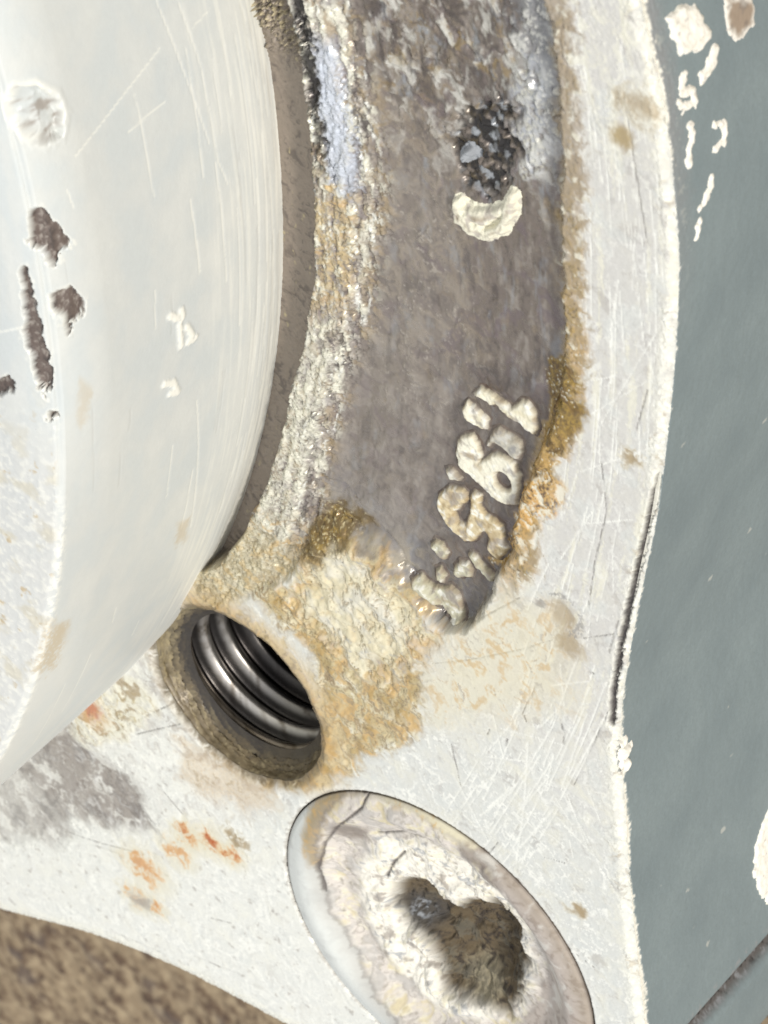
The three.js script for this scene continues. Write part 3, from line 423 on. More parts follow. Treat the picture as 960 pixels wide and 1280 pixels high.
// ---------------------------------------------------------------- round boss
function bossHit(px, py) { // where the sight line meets the boss wall: [s, h]
  const d = ray(px, py), ox = EYE.x - BX, oz = EYE.z - BZ, a = d.x * d.x + d.z * d.z, b = ox * d.x + oz * d.z, c = ox * ox + oz * oz - BR * BR, q = b * b - a * c;
  const t = (-b - Math.sqrt(Math.max(0, q))) / a; let p = EYE.clone().addScaledVector(d, t); if (p.y < BTOP) return [arc(p.x, p.z), p.y];
  p = EYE.clone().addScaledVector(d, (BTOP - EYE.y) / d.y); return [arc(p.x, p.z), BTOP - rho(p.x, p.z)];   // on the top: on past the rim
}
{
  const bp = (l) => l.map(([x, y]) => bossHit(x, y)), bpoly = (l) => polygon(bp(l));
  const pitA = [bpoly([[40, 285], [54, 272], [66, 290], [88, 305], [76, 325], [68, 345], [52, 330], [38, 318]]), bpoly([[25, 350], [32, 345], [40, 380], [44, 400], [52, 430], [62, 460], [64, 490], [56, 505], [46, 485], [40, 450], [30, 425], [32, 400]]), bpoly([[68, 385], [88, 368], [106, 378], [102, 395], [88, 410], [86, 430], [80, 410], [66, 402]]), bpoly([[-8, 480], [8, 472], [18, 482], [8, 492], [-8, 492]]), bpoly([[60, 535], [68, 533], [72, 540], [64, 543]])];
  const chip = bpoly([[8, 140], [20, 118], [45, 110], [72, 118], [82, 140], [78, 170], [55, 188], [30, 186], [10, 165]]);
  const tanA = bpoly([[60, 790], [84, 785], [72, 835], [44, 848]]), tanB = bpoly([[224, 650], [236, 645], [232, 675], [220, 680]]), tanC = bpoly([[100, 480], [116, 490], [108, 530], [98, 545]]);
  const bs = new Scratches(); const bl = (l, w, k) => bs.path(bp(l), w, k);
  bl([[195, 0], [228, 85], [262, 180]], 0.05, 0); bl([[222, 0], [250, 80], [272, 200], [285, 230]], 0.05, 0); bl([[160, 165], [205, 128]], 0.06, 0); bl([[240, 35], [262, 12]], 0.05, 0); bl([[238, 250], [250, 340]], 0.07, 0); bl([[84, 240], [92, 262]], 0.05, 0); bl([[0, 416], [34, 416]], 0.07, 0); bl([[246, 500], [248, 560], [238, 660]], 0.06, 0); bl([[95, 195], [200, 60]], 0.06, 0);
  const baseS = bp([[335, 0], [356, 280], [341, 500], [262, 715]]);
  for (let k = 0; k < 60; k++) { const s = 42 + 38 * rnd(), h = GROOVE + 0.15 + 2.6 * rnd() * rnd(), l = 2 + 9 * rnd(); bs.add([s, h], [s + l, h + 0.5 * (rnd() - 0.5)], 0.02 + 0.04 * rnd(), rnd() < 0.25 ? 1 : 0); }
  for (let k = 0; k < 22; k++) { const s = 45 + 45 * rnd(), h = 1 + 10 * rnd(), l = 1 + 5 * rnd(); bs.add([s, h], [s + l, h + 0.3 * (rnd() - 0.5)], 0.05, rnd() < 0.5 ? 1 : 0); }
  const spots = lineSet([bp([[212, 395], [222, 398]]), bp([[226, 388], [228, 396]]), bp([[224, 405], [226, 432]]), bp([[233, 408], [240, 418], [234, 428], [244, 422]]), bp([[205, 480], [216, 478], [222, 490], [212, 492]])]);
  const W = { base: col(213, 216, 212), cool: col(206, 212, 211), cream: col(231, 231, 223), shell: col(246, 245, 234), dark: col(92, 76, 68), tan: col(196, 170, 118), worn: col(222, 221, 216) };
  // profile: from under the groove up the wall, over the rounded rim, across the top, down the bore
  const prof = []; for (let h = DEEP; h < -2; h += 4) prof.push([0, h]);
  for (let h = -2; h < BTOP - 0.35; h += 0.075) prof.push([0, h]);
  for (let a = 0; a <= 8; a++) prof.push([-0.35 + 0.35 * Math.cos(a * Math.PI / 16), BTOP - 0.35 + 0.35 * Math.sin(a * Math.PI / 16)]);
  const wallN = prof.length;
  for (let r = 0.43, st = 0.08; r < 13; r += st) { prof.push([-r, BTOP]); if (r > 6) st *= 1.3; }
  prof.push([-14, BTOP - 0.4], [-14.2, BTOP - 10], [-14.2, DEEP]);
  const full = 2 * Math.PI * BR, sv = lines(42 - 60, 42, 118, 118 + 60, 0.085, 1.2); while (sv[sv.length - 1] < sv[0] + full - 3) sv.push(sv[sv.length - 1] + 3); sv.push(sv[0] + full);
  const paintWall = (s, h, rr) => {
    const c = [...W.base]; let dr = 0;
    const n1 = fbm(s * 0.35, h * 0.5 + rr, 4), n2 = fbm(s * 2.2, h * 2.4 + rr * 2, 4, 0.6), n3 = fbm(s * 7, h * 7 + rr * 7, 3, 0.6);
    mixInto(c, W.cool, ss(-0.2, 0.4, n1) * 0.7); mixInto(c, W.cream, ss(0.1, 0.6, -n1) * 0.2);
    const foot = ss(4.6, GROOVE, h + 0.8 * n1); mixInto(c, W.cream, foot * 0.75); mixInto(c, W.shell, foot * ss(-0.05, 0.5, fbm(s * 0.18, h * 4.5, 3)) * 0.8);
    mulInto(c, 1 + 0.02 * n2 + 0.02 * n3);
    const b = bs.at(s, h + rr, n3); mixInto(c, W.shell, b[0] * 0.6); mixInto(c, K.castHi, b[1] * 0.15); dr -= 0.012 * (b[0] + b[1]);
    const low = ss(66, 76, s) * ss(4, 12, h); mixInto(c, W.cream, low * 0.35);
    // corroded rim and top
    const top = ss(0.02, 0.35, rr) * ss(57, 64, s + 1.5 * n1) + ss(5, 8, rr) * 0.0; const nearRim = ss(BTOP - 0.7, BTOP - 0.2, h - 0.3 * n2) * ss(62, 66, s + 2 * n1);
    mixInto(c, W.shell, nearRim * ss(-0.2, 0.2, n2 + 0.3 * n3) * 0.9 * (1 - top));
    if (top > 0) { mixInto(c, W.worn, top * 0.5); mixInto(c, W.shell, top * ss(0.0, 0.5, n2) * 0.6); mixInto(c, K.crust, top * ss(0.1, 0.5, fbm(s * 0.7 + 7, rr * 0.7, 4)) * 0.35); mixInto(c, W.tan, top * ss(0.4, 0.65, fbm(s * 1.1 + 3, rr * 1.1, 4, 0.6)) * 0.7); mixInto(c, W.shell, top * ss(0.45, 0.6, noise(s * 3.3, rr * 3.3)) * 0.5); dr += top * (0.025 * n2 + 0.008 * n3); }
    if (s > 40 && s < 118 && h > -2) {
      for (const p of pitA) { const d = p.sd(s + 0.3 * n2 + 0.1 * n3, h + rr + 0.25 * fbm(s * 1.6 + 30, (h + rr) * 1.6, 3), 1.2) + 0.14 * n2 + 0.06 * n3 - 0.05; const t = ss(0.05, -0.06, d); mixInto(c, W.shell, ss(0.24, 0.02, d + 0.12 * n2) * clamp(0.55 + 0.8 * n1) * 0.9); dr += 0.025 * ss(0.24, 0.05, d) * (0.5 + n3); mixInto(c, W.dark, t * 0.95); mixInto(c, K.castHi, t * ss(0.05, 0.45, n2 + 0.4 * n3) * 0.75); mixInto(c, K.black, t * ss(0.1, 0.5, -n2) * 0.5); dr -= 0.26 * t * (1 + 0.5 * n2); }
      const cd = chip.sd(s + 0.2 * n1 + 0.12 * n2, h + rr, 1.5) + 0.14 * n2 + 0.04 * n3, ct = ss(0.05, -0.35, cd); dr += 0.05 * ss(0.35, 0.0, Math.abs(cd)) - 0.36 * ct; mixInto(c, W.shell, ss(0.3, 0.03, Math.abs(cd + 0.1 * n2)) * clamp(0.5 + n1 + 0.5 * n2)); mixInto(c, K.castHi, ct * ss(-0.1, 0.35, fbm(s * 2.2, h * 0.7, 3)) * 0.85); dr += ct * 0.15 * fbm(s * 2.5, h * 0.9 + 5, 2);
      mixInto(c, W.tan, ss(0.45, -0.35, tanA.sd(s + 0.6 * n1 + 0.3 * n2, h + rr + 0.5 * n2, 3) + 0.25 * n2) * ss(-0.6, 0.2, n3 + n1) * 0.55); mixInto(c, W.tan, ss(0.3, -0.25, tanB.sd(s + 0.5 * n1 + 0.3 * n2, h + 0.4 * n2, 3) + 0.14 * n2) * 0.4); mixInto(c, W.tan, ss(0.3, -0.1, tanC.sd(s + 0.3 * n2, h, 1) + 0.2 * n2 + 0.1) * 0.3);
      const sd = spots(s, h + rr) + 0.08 * n3; mixInto(c, W.shell, ss(0.2, 0.1, sd)); dr += 0.07 * ss(0.22, 0.08, sd);
    }
    return { c, dr };
  };
  const mk = (a, b) => sheet(b - a, sv.length, (i, j) => {
    let [ro, h] = prof[a + i]; const s = sv[j];
    const f = (0.8 + 1.8 * ss(66, 57, s)) * ss(20, 40, s); if (f > 0 && h > BTOP - 3.4) { // the rim is rounded off above, sharp below
      const v = h - ro - (BTOP - 3), q = clamp((v) / 6); if (v > 0 && v < 6) { const g = Math.pow(q, 2) * (3 - 2 * q); h = Math.min(h, BTOP - 0.02) - f * 0.5 * Math.pow(1 - Math.abs(2 * q - 1), 1.6) * 0.5; ro -= f * 0.5 * Math.pow(1 - Math.abs(2 * q - 1), 1.6) * 0.5 * (1 - 0.0 * g); } }
    const { c, dr } = paintWall(s, prof[a + i][1], -prof[a + i][0]); const onTop = a + i >= wallN, cap = clamp(-ro / 0.35);
    const [x, z] = polar(ro + (onTop ? 0 : dr * (1 - cap)), s); return { p: [x, h + (onTop ? dr : dr * cap), z], c, uv: [s * MM, (h - ro) * MM] };
  }, {}, CB)[0];
  const boss = addMesh('round_boss', mk(0, wallN), M.smooth, casting, 'smooth pale grey curved wall with dark pits');
  addMesh('boss_rim', mk(wallN - 1, prof.length), M.metal, boss, 'rough whitish top of the boss');
}

// ---------------------------------------------------------------- painted side
function wallHit(px, py) { // where the sight line meets the painted side: [L, depth below the face]
  const d = ray(px, py); let t = (1.5 - EYE.y) / d.y; const p = new THREE.Vector3(); let last = t;
  for (; ; t += 0.3) { p.copy(EYE).addScaledVector(d, t); if (OUTLINE.sd(p.x, p.z) < 0 || p.y < DEEP) break; last = t; }
  let a = last, b = t; for (let k = 0; k < 24; k++) { const m = (a + b) / 2; p.copy(EYE).addScaledVector(d, m); if (OUTLINE.sd(p.x, p.z) < 0) b = m; else a = m; }
  return [nearestEdge(p.x, p.z).L, -p.y];
}
const PC = { paint: col(124, 136, 138, 0.9), hi: col(136, 148, 149, 0.9), lo: col(114, 126, 129, 0.9), rub: col(150, 150, 150), bare: col(232, 229, 214), bright: col(246, 243, 232), tan: col(158, 142, 124) };
const LT = edgeL(845, 320), LA = edgeL(822, 590), LB = edgeL(767, 890), LC = edgeL(806, 45), LE = edgeL(803, 1280), LEND = edgeL(745, 1487);
const wl = (l) => l.map(([x, y]) => wallHit(x, y));
const gap = wl([[958, 1186], [915, 1233], [878, 1278]]); const GAPL = gap[1][0];
function wallSkin(L, D) {
  const n1 = fbm(L * 0.3, D * 0.3 + 8, 4), n2 = fbm(L * 2.2, D * 2.2 + 8, 4, 0.6), n3 = fbm(L * 7.5, D * 7.5, 3, 0.6);
  const c = [...PC.paint]; mixInto(c, PC.hi, ss(-0.1, 0.6, n1 + 0.3 * n2) * 0.3); mixInto(c, PC.lo, ss(0.1, 0.6, -n1 + 0.4 * n3) * 0.4); mulInto(c, 1 + 0.07 * n3 + 0.05 * noise(L * 14, D * 14));
  let dr = 0.012 * n2;
  const e = interp([[LC - 6, 0.5], [LC, 0.35], [LT, 0.12], [LA - 2, 0.06], [LA + 3, 0.16], [LB, 0.24], [LB + 4, 0.3], [LE, 0.4], [LE + 6, 0.4]], L) + 0.2 * n2 + 0.08 * n3 + 0.16 * n1;
  const rub = ss(1.6, 0.2, D + 0.5 * n2) * ss(LT + 6, LC, L); mixInto(c, PC.rub, rub * 0.75); mixInto(c, PC.bare, rub * ss(0.25, 0.5, n2 + 0.4 * n3) * 0.5); dr += rub * 0.05 * n3;
  const bare = ss(0.05, -0.05, D - e); mixInto(c, PC.bare, bare); mixInto(c, PC.bright, bare * ss(-0.1, 0.4, n3 + 0.4 * n2) * 0.8); dr += bare * 0.03 * n3 - 0.04 * bare;
  const fl = noise(L * 1.7 + 4, D * 1.1); mixInto(c, PC.bare, ss(0.8, 0.88, fl + 0.12 * n3) * 0.35);
  const gq = (L - GAPL), gd = ss(0.75, 0.25, Math.abs(gq - 0.15) + 0.12 * n2);
  mixInto(c, K.castLo, gd * 0.85); mixInto(c, K.black, gd * ss(-0.1, 0.3, n2 + 0.4 * n3 - 0.5 * gq)); mixInto(c, K.bluegrey, gd * ss(0.3, 0.6, -n2 + 0.3 * gq) * 0.6); mixInto(c, PC.rub, ss(0.5, 0.2, Math.abs(gq + 0.85)) * ss(0.1, 0.4, n2) * 0.6); dr -= 0.5 * ss(0.95, 0.1, Math.abs(gq - 0.15));
  return { c, dr };
}
{
  const ds = [-0.28, -0.14, 0]; for (let d = 0.05, s = 0.07; d < -DEEP - 0.5;) { ds.push(d); d += s; if (d > 13) s = Math.min(s * 1.3, 3); } ds.push(-DEEP);
  const Ls = lines(0.01, LC - 6, LE + 11, edgeLen[edgeLen.length - 1], 0.085);
  const geo = sheet(ds.length, Ls.length, (i, j) => {
    const D = ds[i], L = Math.min(Ls[j], edgeLen[edgeLen.length - 1]), e = edgeAt(L);
    const { c, dr } = wallSkin(L, Math.max(0, D)); const off = D < 0 ? D : dr - 0.08 * ss(0.2, 0, D) + 0.0;
    return { p: [e.x + e.nx * off, D < 0 ? -0.22 + (D + 0.28) * 0.15 : -Math.max(D, 0.0) - 0.20 * ss(0.2, 0, D), e.z + e.nz * off], c, uv: [L * MM, D * MM] };
  }, {}, CB)[0];
  const side = addMesh('painted_side', geo, M.paint, casting, 'blue grey painted side with white corrosion spots');
  // corrosion spots that broke through the paint: small raised lumps
  const lump = (name, sd, box, hgt, skin, label) => {
    const st = 0.055, nu = Math.ceil((box[1] - box[0]) / st) + 1, nv = Math.ceil((box[3] - box[2]) / st) + 1;
    const d = (L, D) => sd(L + 0.14 * fbm(L * 1.9, D * 1.9, 3), D + 0.14 * fbm(L * 1.9 + 9, D * 1.9, 3)) + 0.10 * fbm(L * 3.1, D * 3.1, 3);
    const g = sheet(nu, nv, (i, j) => {
      const L = box[0] + i * st, D = box[2] + j * st, q = d(L, D); if (q > 0.11) return null;
      const e = edgeAt(L), b = wallSkin(L, D).dr, up = 0.55 * hgt * Math.sqrt(clamp(-q / 0.14)) * (1 + 0.35 * fbm(L * 2.6, D * 2.6, 3)) - 0.05 * ss(0, 0.08, q);
      return { p: [e.x + e.nx * (b + up), -D, e.z + e.nz * (b + up)], c: skin(L, D, q), uv: [L * MM, D * MM] };
    }, {}, CB)[0];
    return addMesh(name, g, M.crust, side, label);
  };
  const boxOf = (pts, m) => { const a = pts.map(p => p[0]), b = pts.map(p => p[1]); return [Math.min(...a) - m, Math.max(...a) + m, Math.max(0.02, Math.min(...b) - m), Math.max(...b) + m]; };
  const whiteSkin = (L, D, q) => { const c = [...PC.bright]; mixInto(c, PC.bare, ss(0, 0.5, fbm(L * 3, D * 3, 3)) * 0.8); mixInto(c, K.castHi, ss(0.3, 0.6, fbm(L * 4 + 9, D * 4, 3)) * 0.5); return c; };
  const tanSkin = (L, D, q) => { const c = [...PC.tan]; mixInto(c, PC.bright, ss(-0.35, -0.05, q + 0.15 * noise(L * 2, D * 2)) * 0.85); mixInto(c, K.cast, ss(0, 0.4, fbm(L * 2, D * 2, 3)) * 0.6); return c; };
  const stroke = (list, w) => { const pts = wl(list); return [lineSet([pts]), pts, w]; };
  for (const [list, w] of [[[[856, 92], [851, 112], [866, 114], [869, 127], [855, 136], [850, 126]], 0.16], [[[863, 156], [865, 176], [859, 190], [862, 205]], 0.15], [[[893, 156], [906, 158], [906, 174], [893, 186]], 0.14], [[[889, 219], [886, 240], [876, 258]], 0.15], [[[874, 276], [871, 297]], 0.15], [[[893, 62], [888, 82], [878, 98]], 0.24]]) {
    const [sd, pts, ww] = stroke(list, w); lump('corrosion_spot', (L, D) => sd(L, D) - ww, boxOf(pts, ww + 0.25), 0.16, whiteSkin);
  }
  const pl = (list, hgt, skin, label) => { const p = polygon(wl(list)); lump('corrosion_spot', (L, D) => p.sd(L, D), boxOf(p.pts, 0.3), hgt, skin, label); };
  pl([[833, 22], [848, 6], [872, 8], [880, 26], [888, 46], [876, 64], [850, 68], [840, 48]], 0.26, whiteSkin, 'largest white corrosion patch near the upper edge');
  pl([[905, -6], [940, -6], [944, 30], [922, 53], [908, 38]], 0.12, tanSkin, 'tan patch with white rim');
  pl([[968, 990], [952, 1030], [943, 1060], [941, 1090], [949, 1116], [962, 1134], [985, 1140], [990, 1000]], 0.2, whiteSkin, 'white patch at the right of the picture');
  // broken lump on the outer edge
  { const c0 = wallHit(776, 948); for (const [dl, dd, w] of [[-0.8, 0.25, 0.3], [-0.1, 0.45, 0.36], [0.6, 0.35, 0.3], [0.2, 0.12, 0.2]]) lump('corrosion_spot', (L, D) => Math.hypot(L - c0[0] - dl, D - dd) - w, [c0[0] + dl - w - 0.2, c0[0] + dl + w + 0.2, 0.02, dd + w + 0.2], 0.28, whiteSkin); }
}

// ---------------------------------------------------------------- counterbore and thread
{
  const rings = [[0.22, null], [0.02, null], [-0.03, -0.2]]; for (let k = 1; k <= 22; k++) { const t = k / 22; rings.push([null, t]); }
  const n = 300, out = { c: [0, 0, 0], h: 0 };
  const g = sheet(rings.length, n + 1, (i, j) => {
    const a = j / n * Math.PI * 2, ca = Math.cos(a), sa = Math.sin(a), [R0, hh] = rings[i], mR = mouth(HOLE[0] + ca, HOLE[1] + sa), R = R0 === null ? 0 : mR + R0;
    const n2 = fbm(ca * 6 + 3, sa * 6 + i * 0.5, 4, 0.6), n3 = fbm(ca * 17 + i * 0.3, sa * 17 + i * 1.1, 3, 0.6); let x, y, z;
    if (R) { x = HOLE[0] + R * ca; z = HOLE[1] + R * sa; if (hh === null) { face(x, z, out); y = out.h - 0.03; } else { y = -0.3; } }
    else { const t = hh, k = ss(0, 1, t), cx = lerp(HOLE[0], THR[0], k), cz = lerp(HOLE[1], THR[1], k), R2 = lerp(mR - 0.05, THR_R + 0.05, t * t * 0.6 + t * 0.4) + 0.2 * n2 * Math.sin(t * Math.PI) + 0.07 * n3 * Math.sin(t * Math.PI); x = cx + R2 * ca; z = cz + R2 * sa; y = lerp(-0.3, -1.3, Math.pow(t, 0.8)) + (0.06 * n3 + 0.12 * n2) * Math.sin(t * Math.PI); }
    const c = [...col(116, 102, 76)]; mixInto(c, K.dirt, ss(-0.1, 0.4, n2)); mixInto(c, col(170, 158, 126), ss(-0.2, -0.8, sa * 0.9 - ca * 0.2 + 0.4 * n2) * 0.5 * ss(0.8, 0.3, hh ?? 0)); mixInto(c, col(160, 146, 112), ss(0.05, 0.4, fbm(ca * 9 + 20, sa * 9 + i * 0.35, 4, 0.65)) * 0.85); mixInto(c, K.black, ss(0.2, 0.55, -n2 + 0.4 * n3) * 0.5 ); mixInto(c, K.black, (hh === null ? 0 : ss(0.3, 0.85, hh + 0.35 * n2) * 0.9)); mixInto(c, K.dirt, ss(-0.2, 0.5, ca * 0.6 + sa * 0.8) * 0.4);  // dirt mottling, plus shade painted as black towards the thread
    return { p: [x, y, z], c };
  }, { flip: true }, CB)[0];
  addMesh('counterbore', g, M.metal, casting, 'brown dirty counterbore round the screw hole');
  const pitch = 1.25, depth = 13, na = 180, nd = 400;
  const t = sheet(na + 1, nd + 1, (i, j) => {
    const a = i / na * Math.PI * 2, D = j / nd * depth; let w = D / pitch + a / (Math.PI * 2) + 0.32; w -= Math.floor(w);
    const crest = Math.pow(0.5 + 0.5 * Math.cos(w * Math.PI * 2), 0.8), lead = ss(0, 0.25, D);
    const R = THR_R + 0.08 + 0.55 * (1 - crest) * lead; const n2 = fbm(Math.cos(a) * 5 + D, Math.sin(a) * 5 + D * 2, 3);
    const c = [...col(188, 184, 178, 0.95)]; mixInto(c, col(120, 104, 82), ss(1.4, 0.2, D + 0.5 * n2) * 0.7); mixInto(c, col(96, 84, 68), ss(0.0, 0.45, fbm(Math.cos(a) * 3 + 9, Math.sin(a) * 3 + D * 1.4, 4, 0.6)) * 0.75); mixInto(c, K.dirt, ss(0.1, 0.6, n2) * 0.3 ); mixInto(c, K.black, ss(0.85, 0.3, crest) * 0.93 * ss(0.1, 0.5, D)); mixInto(c, K.black, ss(1.6, 3.4, D) * 0.93);  // grime in the valleys; black by depth paints the shade down the hole
    return { p: [THR[0] + R * Math.cos(a), -1.28 - D, THR[1] + R * Math.sin(a)], c, uv: [a * 3 * MM, D * MM] };
  }, {}, CB)[0];
  const th = addMesh('screw_thread', t, M.thread, casting, 'shiny steel inside thread of the screw hole');
  const d = sheet(2, 41, (i, j) => { const a = j / 40 * Math.PI * 2, R = i ? THR_R + 0.9 : 0.001; return { p: [THR[0] + R * Math.cos(a), -1.28 - depth, THR[1] + R * Math.sin(a)], c: K.black }; }, {}, CB)[0];
  addMesh('hole_bottom', d, M.crust, th);
}

// ---------------------------------------------------------------- raised letters and crusts in the channel
function raised(name, parts, { outlines = [], tilt = 0, base = -0.80, top = 0.24, round = 0.13, skin, rag = 0.085, label, cut }) {
  // parts: list of [points px, half width mm]; lumps that grow out of the channel floor
  const segs = parts.map(([l, w]) => [plan(l, base + top * 0.8), Array.isArray(w) ? w.map(q => q * 0.74) : w * 0.74]); let x0 = 1e9, x1 = -1e9, z0 = 1e9, z1 = -1e9;
  for (const [p, w] of segs) for (const [x, z] of p) { const m = (Array.isArray(w) ? Math.max(...w) : w) + 0.3; x0 = Math.min(x0, x - m); x1 = Math.max(x1, x + m); z0 = Math.min(z0, z - m); z1 = Math.max(z1, z + m); }
  const shapes = outlines.map(l => poly(l, base + top * 0.8)); for (const q of shapes) { x0 = Math.min(x0, q.box[0] - 0.4); x1 = Math.max(x1, q.box[1] + 0.4); z0 = Math.min(z0, q.box[2] - 0.4); z1 = Math.max(z1, q.box[3] + 0.4); }
  const cutp = (cut || []).map(([px, py, r]) => [v2(at(px, py, base + top * 0.8)), r]);
  const sd = (x, z) => {
    let d = 1e9, cd = -1e9;
    for (const [p, w] of segs) for (let i = 0; i < p.length - (p.length > 1 ? 1 : 0); i++) {
      const a = p[i], b = p[i + 1] || [a[0] + 1e-4, a[1]], wa = Array.isArray(w) ? w[i] : w, wb = Array.isArray(w) ? w[Math.min(i + 1, w.length - 1)] : w;
      const dx = (b[0] - a[0]) * 0.64, dz = b[1] - a[1], ex = (x - a[0]) * 0.64, ez = z - a[1], t = clamp((ex * dx + ez * dz) / (dx * dx + dz * dz)), q = Math.hypot(ex - dx * t, ez - dz * t) - lerp(wa, wb, t);
      const k = 0.12, hh = Math.max(k - Math.abs(d - q), 0) / k; d = Math.min(d, q) - hh * hh * k * 0.25;
    }
    for (const q of shapes) d = Math.min(d, q.sd(x + 0.07 * fbm(x * 2 + 5, z * 2, 3), z + 0.07 * fbm(x * 2 - 15, z * 2 + 5, 3)));
    for (const [[cx, cz], r] of cutp) cd = Math.max(cd, r - Math.hypot(x - cx, z - cz));
    return Math.max(d + rag * fbm(x * 1.5, z * 1.5, 4, 0.6), cd);
  };
  const st = 0.05, nu = Math.ceil((x1 - x0) / st) + 1, nv = Math.ceil((z1 - z0) / st) + 1, out = { c: [0, 0, 0], h: 0 };
  const g = sheet(nu, nv, (i, j) => {
    const x = x0 + i * st, z = z0 + j * st, q = sd(x, z); if (q > 0.24) return null;
    face(x, z, out); const t = clamp(-q / round), up = top * Math.sqrt(1 - (1 - t) * (1 - t)) * (1 + 0.28 * fbm(x * 1.7, z * 1.7, 4, 0.6)) + 0.012 * noise(x * 8, z * 8) * t - 0.12 * ss(0.08, 0.24, q) + 0.03;
    return { p: [x, Math.min(out.h, base + 0.15) + up, z], c: skin(x, z, q) };
  }, { flip: false }, CB)[0];
  return addMesh(name, g, M.crust, casting, label);
}
const letterSkin = (k, dull = 0, base = col(240, 236, 216)) => (x, z, q) => { const n = fbm(x * 2.3, z * 2.3, 4), c = [...base]; mixInto(c, k, ss(0.0, 0.5, n) * 0.7 + 0.15); mixInto(c, K.bright, ss(0.1, 0.4, -n) * 0.8); mixInto(c, K.castHi, ss(0.05, 0.45, fbm(x * 1.1 - 7, z * 1.1 + 3, 4, 0.6)) * 0.75); mixInto(c, K.tan, ss(-0.16, 0.02, q + 0.08 * n) * 0.5); mixInto(c, K.cast, ss(-0.03, 0.06, q)); mixInto(c, K.castLo, ss(-0.02, 0.07, q) * clamp(0.5 + 1.2 * n)); mixInto(c, K.brown, ss(-0.02, 0.07, q) * 0.4 * clamp(fbm(x + 3, z, 3) + 0.3)); mixInto(c, K.tan, ss(0.2, 0.6, fbm(x * 1.3 + 4, z * 1.3, 3)) * 0.5 * ss(0, -0.1, q)); mixInto(c, K.cast, dull); return c; };
const z4 = (l) => l.map(([x, y]) => [480 + x / 3.2, 440 + y / 3.2]);   // outlines of the worn letters
const letter = (outlines, skin, o = {}) => raised('raised_letter', [], { outlines: outlines.map(z4), skin, round: 0.15, rag: 0.06, top: 0.2, ...o });
letter([[[345, 180], [375, 150], [420, 170], [470, 205], [505, 230], [540, 200], [570, 200], [600, 240], [612, 300], [600, 335], [570, 315], [530, 285], [490, 265], [455, 235], [440, 212], [420, 222], [398, 208]], [[300, 235], [320, 205], [350, 225], [385, 255], [408, 280], [400, 320], [375, 318], [345, 295], [315, 270]]], letterSkin(K.crustHi), { label: 'uppermost raised letter, a broken bar like a 1' });
letter([[[405, 385], [425, 320], [455, 310], [510, 340], [548, 362], [552, 400], [530, 430], [500, 420], [470, 392], [435, 372]]], letterSkin(K.bluegrey, 0.4), { top: 0.15, label: 'worn grey stub below the uppermost letter' });
letter([[[275, 420], [285, 370], [310, 340], [345, 340], [372, 375], [378, 420], [370, 456], [420, 420], [470, 418], [520, 450], [542, 500], [537, 560], [527, 590], [540, 615], [500, 622], [460, 607], [420, 585], [370, 537], [320, 492], [285, 458]]], letterSkin(K.cream), { cut: [[627, 603, 0.42]], label: 'raised letter like a 6 with a round hole' });
letter([[[235, 480], [260, 476], [302, 518], [288, 528], [252, 517]]], letterSkin(K.bluegrey, 0.15), { top: 0.2 });
letter([[[200, 610], [215, 570], [250, 550], [300, 555], [322, 575], [330, 600], [300, 622], [275, 650], [285, 690], [315, 700], [333, 650], [335, 590], [355, 570], [380, 580], [375, 620], [400, 660], [440, 675], [470, 700], [475, 760], [490, 790], [460, 835], [430, 820], [405, 790], [415, 750], [400, 725], [380, 735], [345, 770], [310, 765], [270, 730], [230, 680], [205, 645]]], letterSkin(K.tan, 0, col(222, 208, 172)), { label: 'raised letter S' });
letter([[[175, 780], [195, 760], [225, 775], [245, 815], [230, 840], [200, 825]], [[270, 870], [290, 845], [325, 848], [345, 880], [335, 910], [300, 915], [275, 900]], [[325, 820], [345, 808], [375, 840], [410, 880], [440, 900], [430, 922], [395, 900], [355, 862]], [[195, 880], [215, 868], [237, 900], [222, 932], [200, 915]], [[110, 905], [140, 895], [165, 930], [195, 945], [230, 950], [260, 942], [290, 975], [310, 1030], [318, 1070], [295, 1095], [265, 1070], [225, 1020], [170, 980], [125, 945]]], letterSkin(K.castHi, 0.12, col(208, 206, 178)), { top: 0.2, label: 'lowest raised letter, a worn H' });
const flake = (x, z, q) => { const n = fbm(x * 2.3, z * 2.3, 4), c = [...col(238, 234, 212)]; mixInto(c, K.grain, ss(0.0, 0.4, n) * 0.9); mixInto(c, K.tan, ss(-0.14, -0.3, q) * 0.6); mixInto(c, K.cast, ss(-0.1, -0.3, q + 0.15 * n) * 0.5); return c; };
raised('corrosion_flake', [[[[566, 258], [570, 275], [585, 290], [605, 297], [622, 290], [632, 268], [634, 250]], [0.22, 0.28, 0.3, 0.26, 0.26, 0.3, 0.24]], [[[580, 272], [600, 278], [618, 270]], 0.3]], { base: -0.74, top: 0.3, rag: 0.12, skin: flake, label: 'white crust flake below the dark scab' });
raised('corrosion_flake', [[[[577, 199]], 0.3]], { base: -0.85, top: 0.35, rag: 0.06, skin: (x, z) => [...K.bluegrey], label: 'grey grain in the dark scab' });

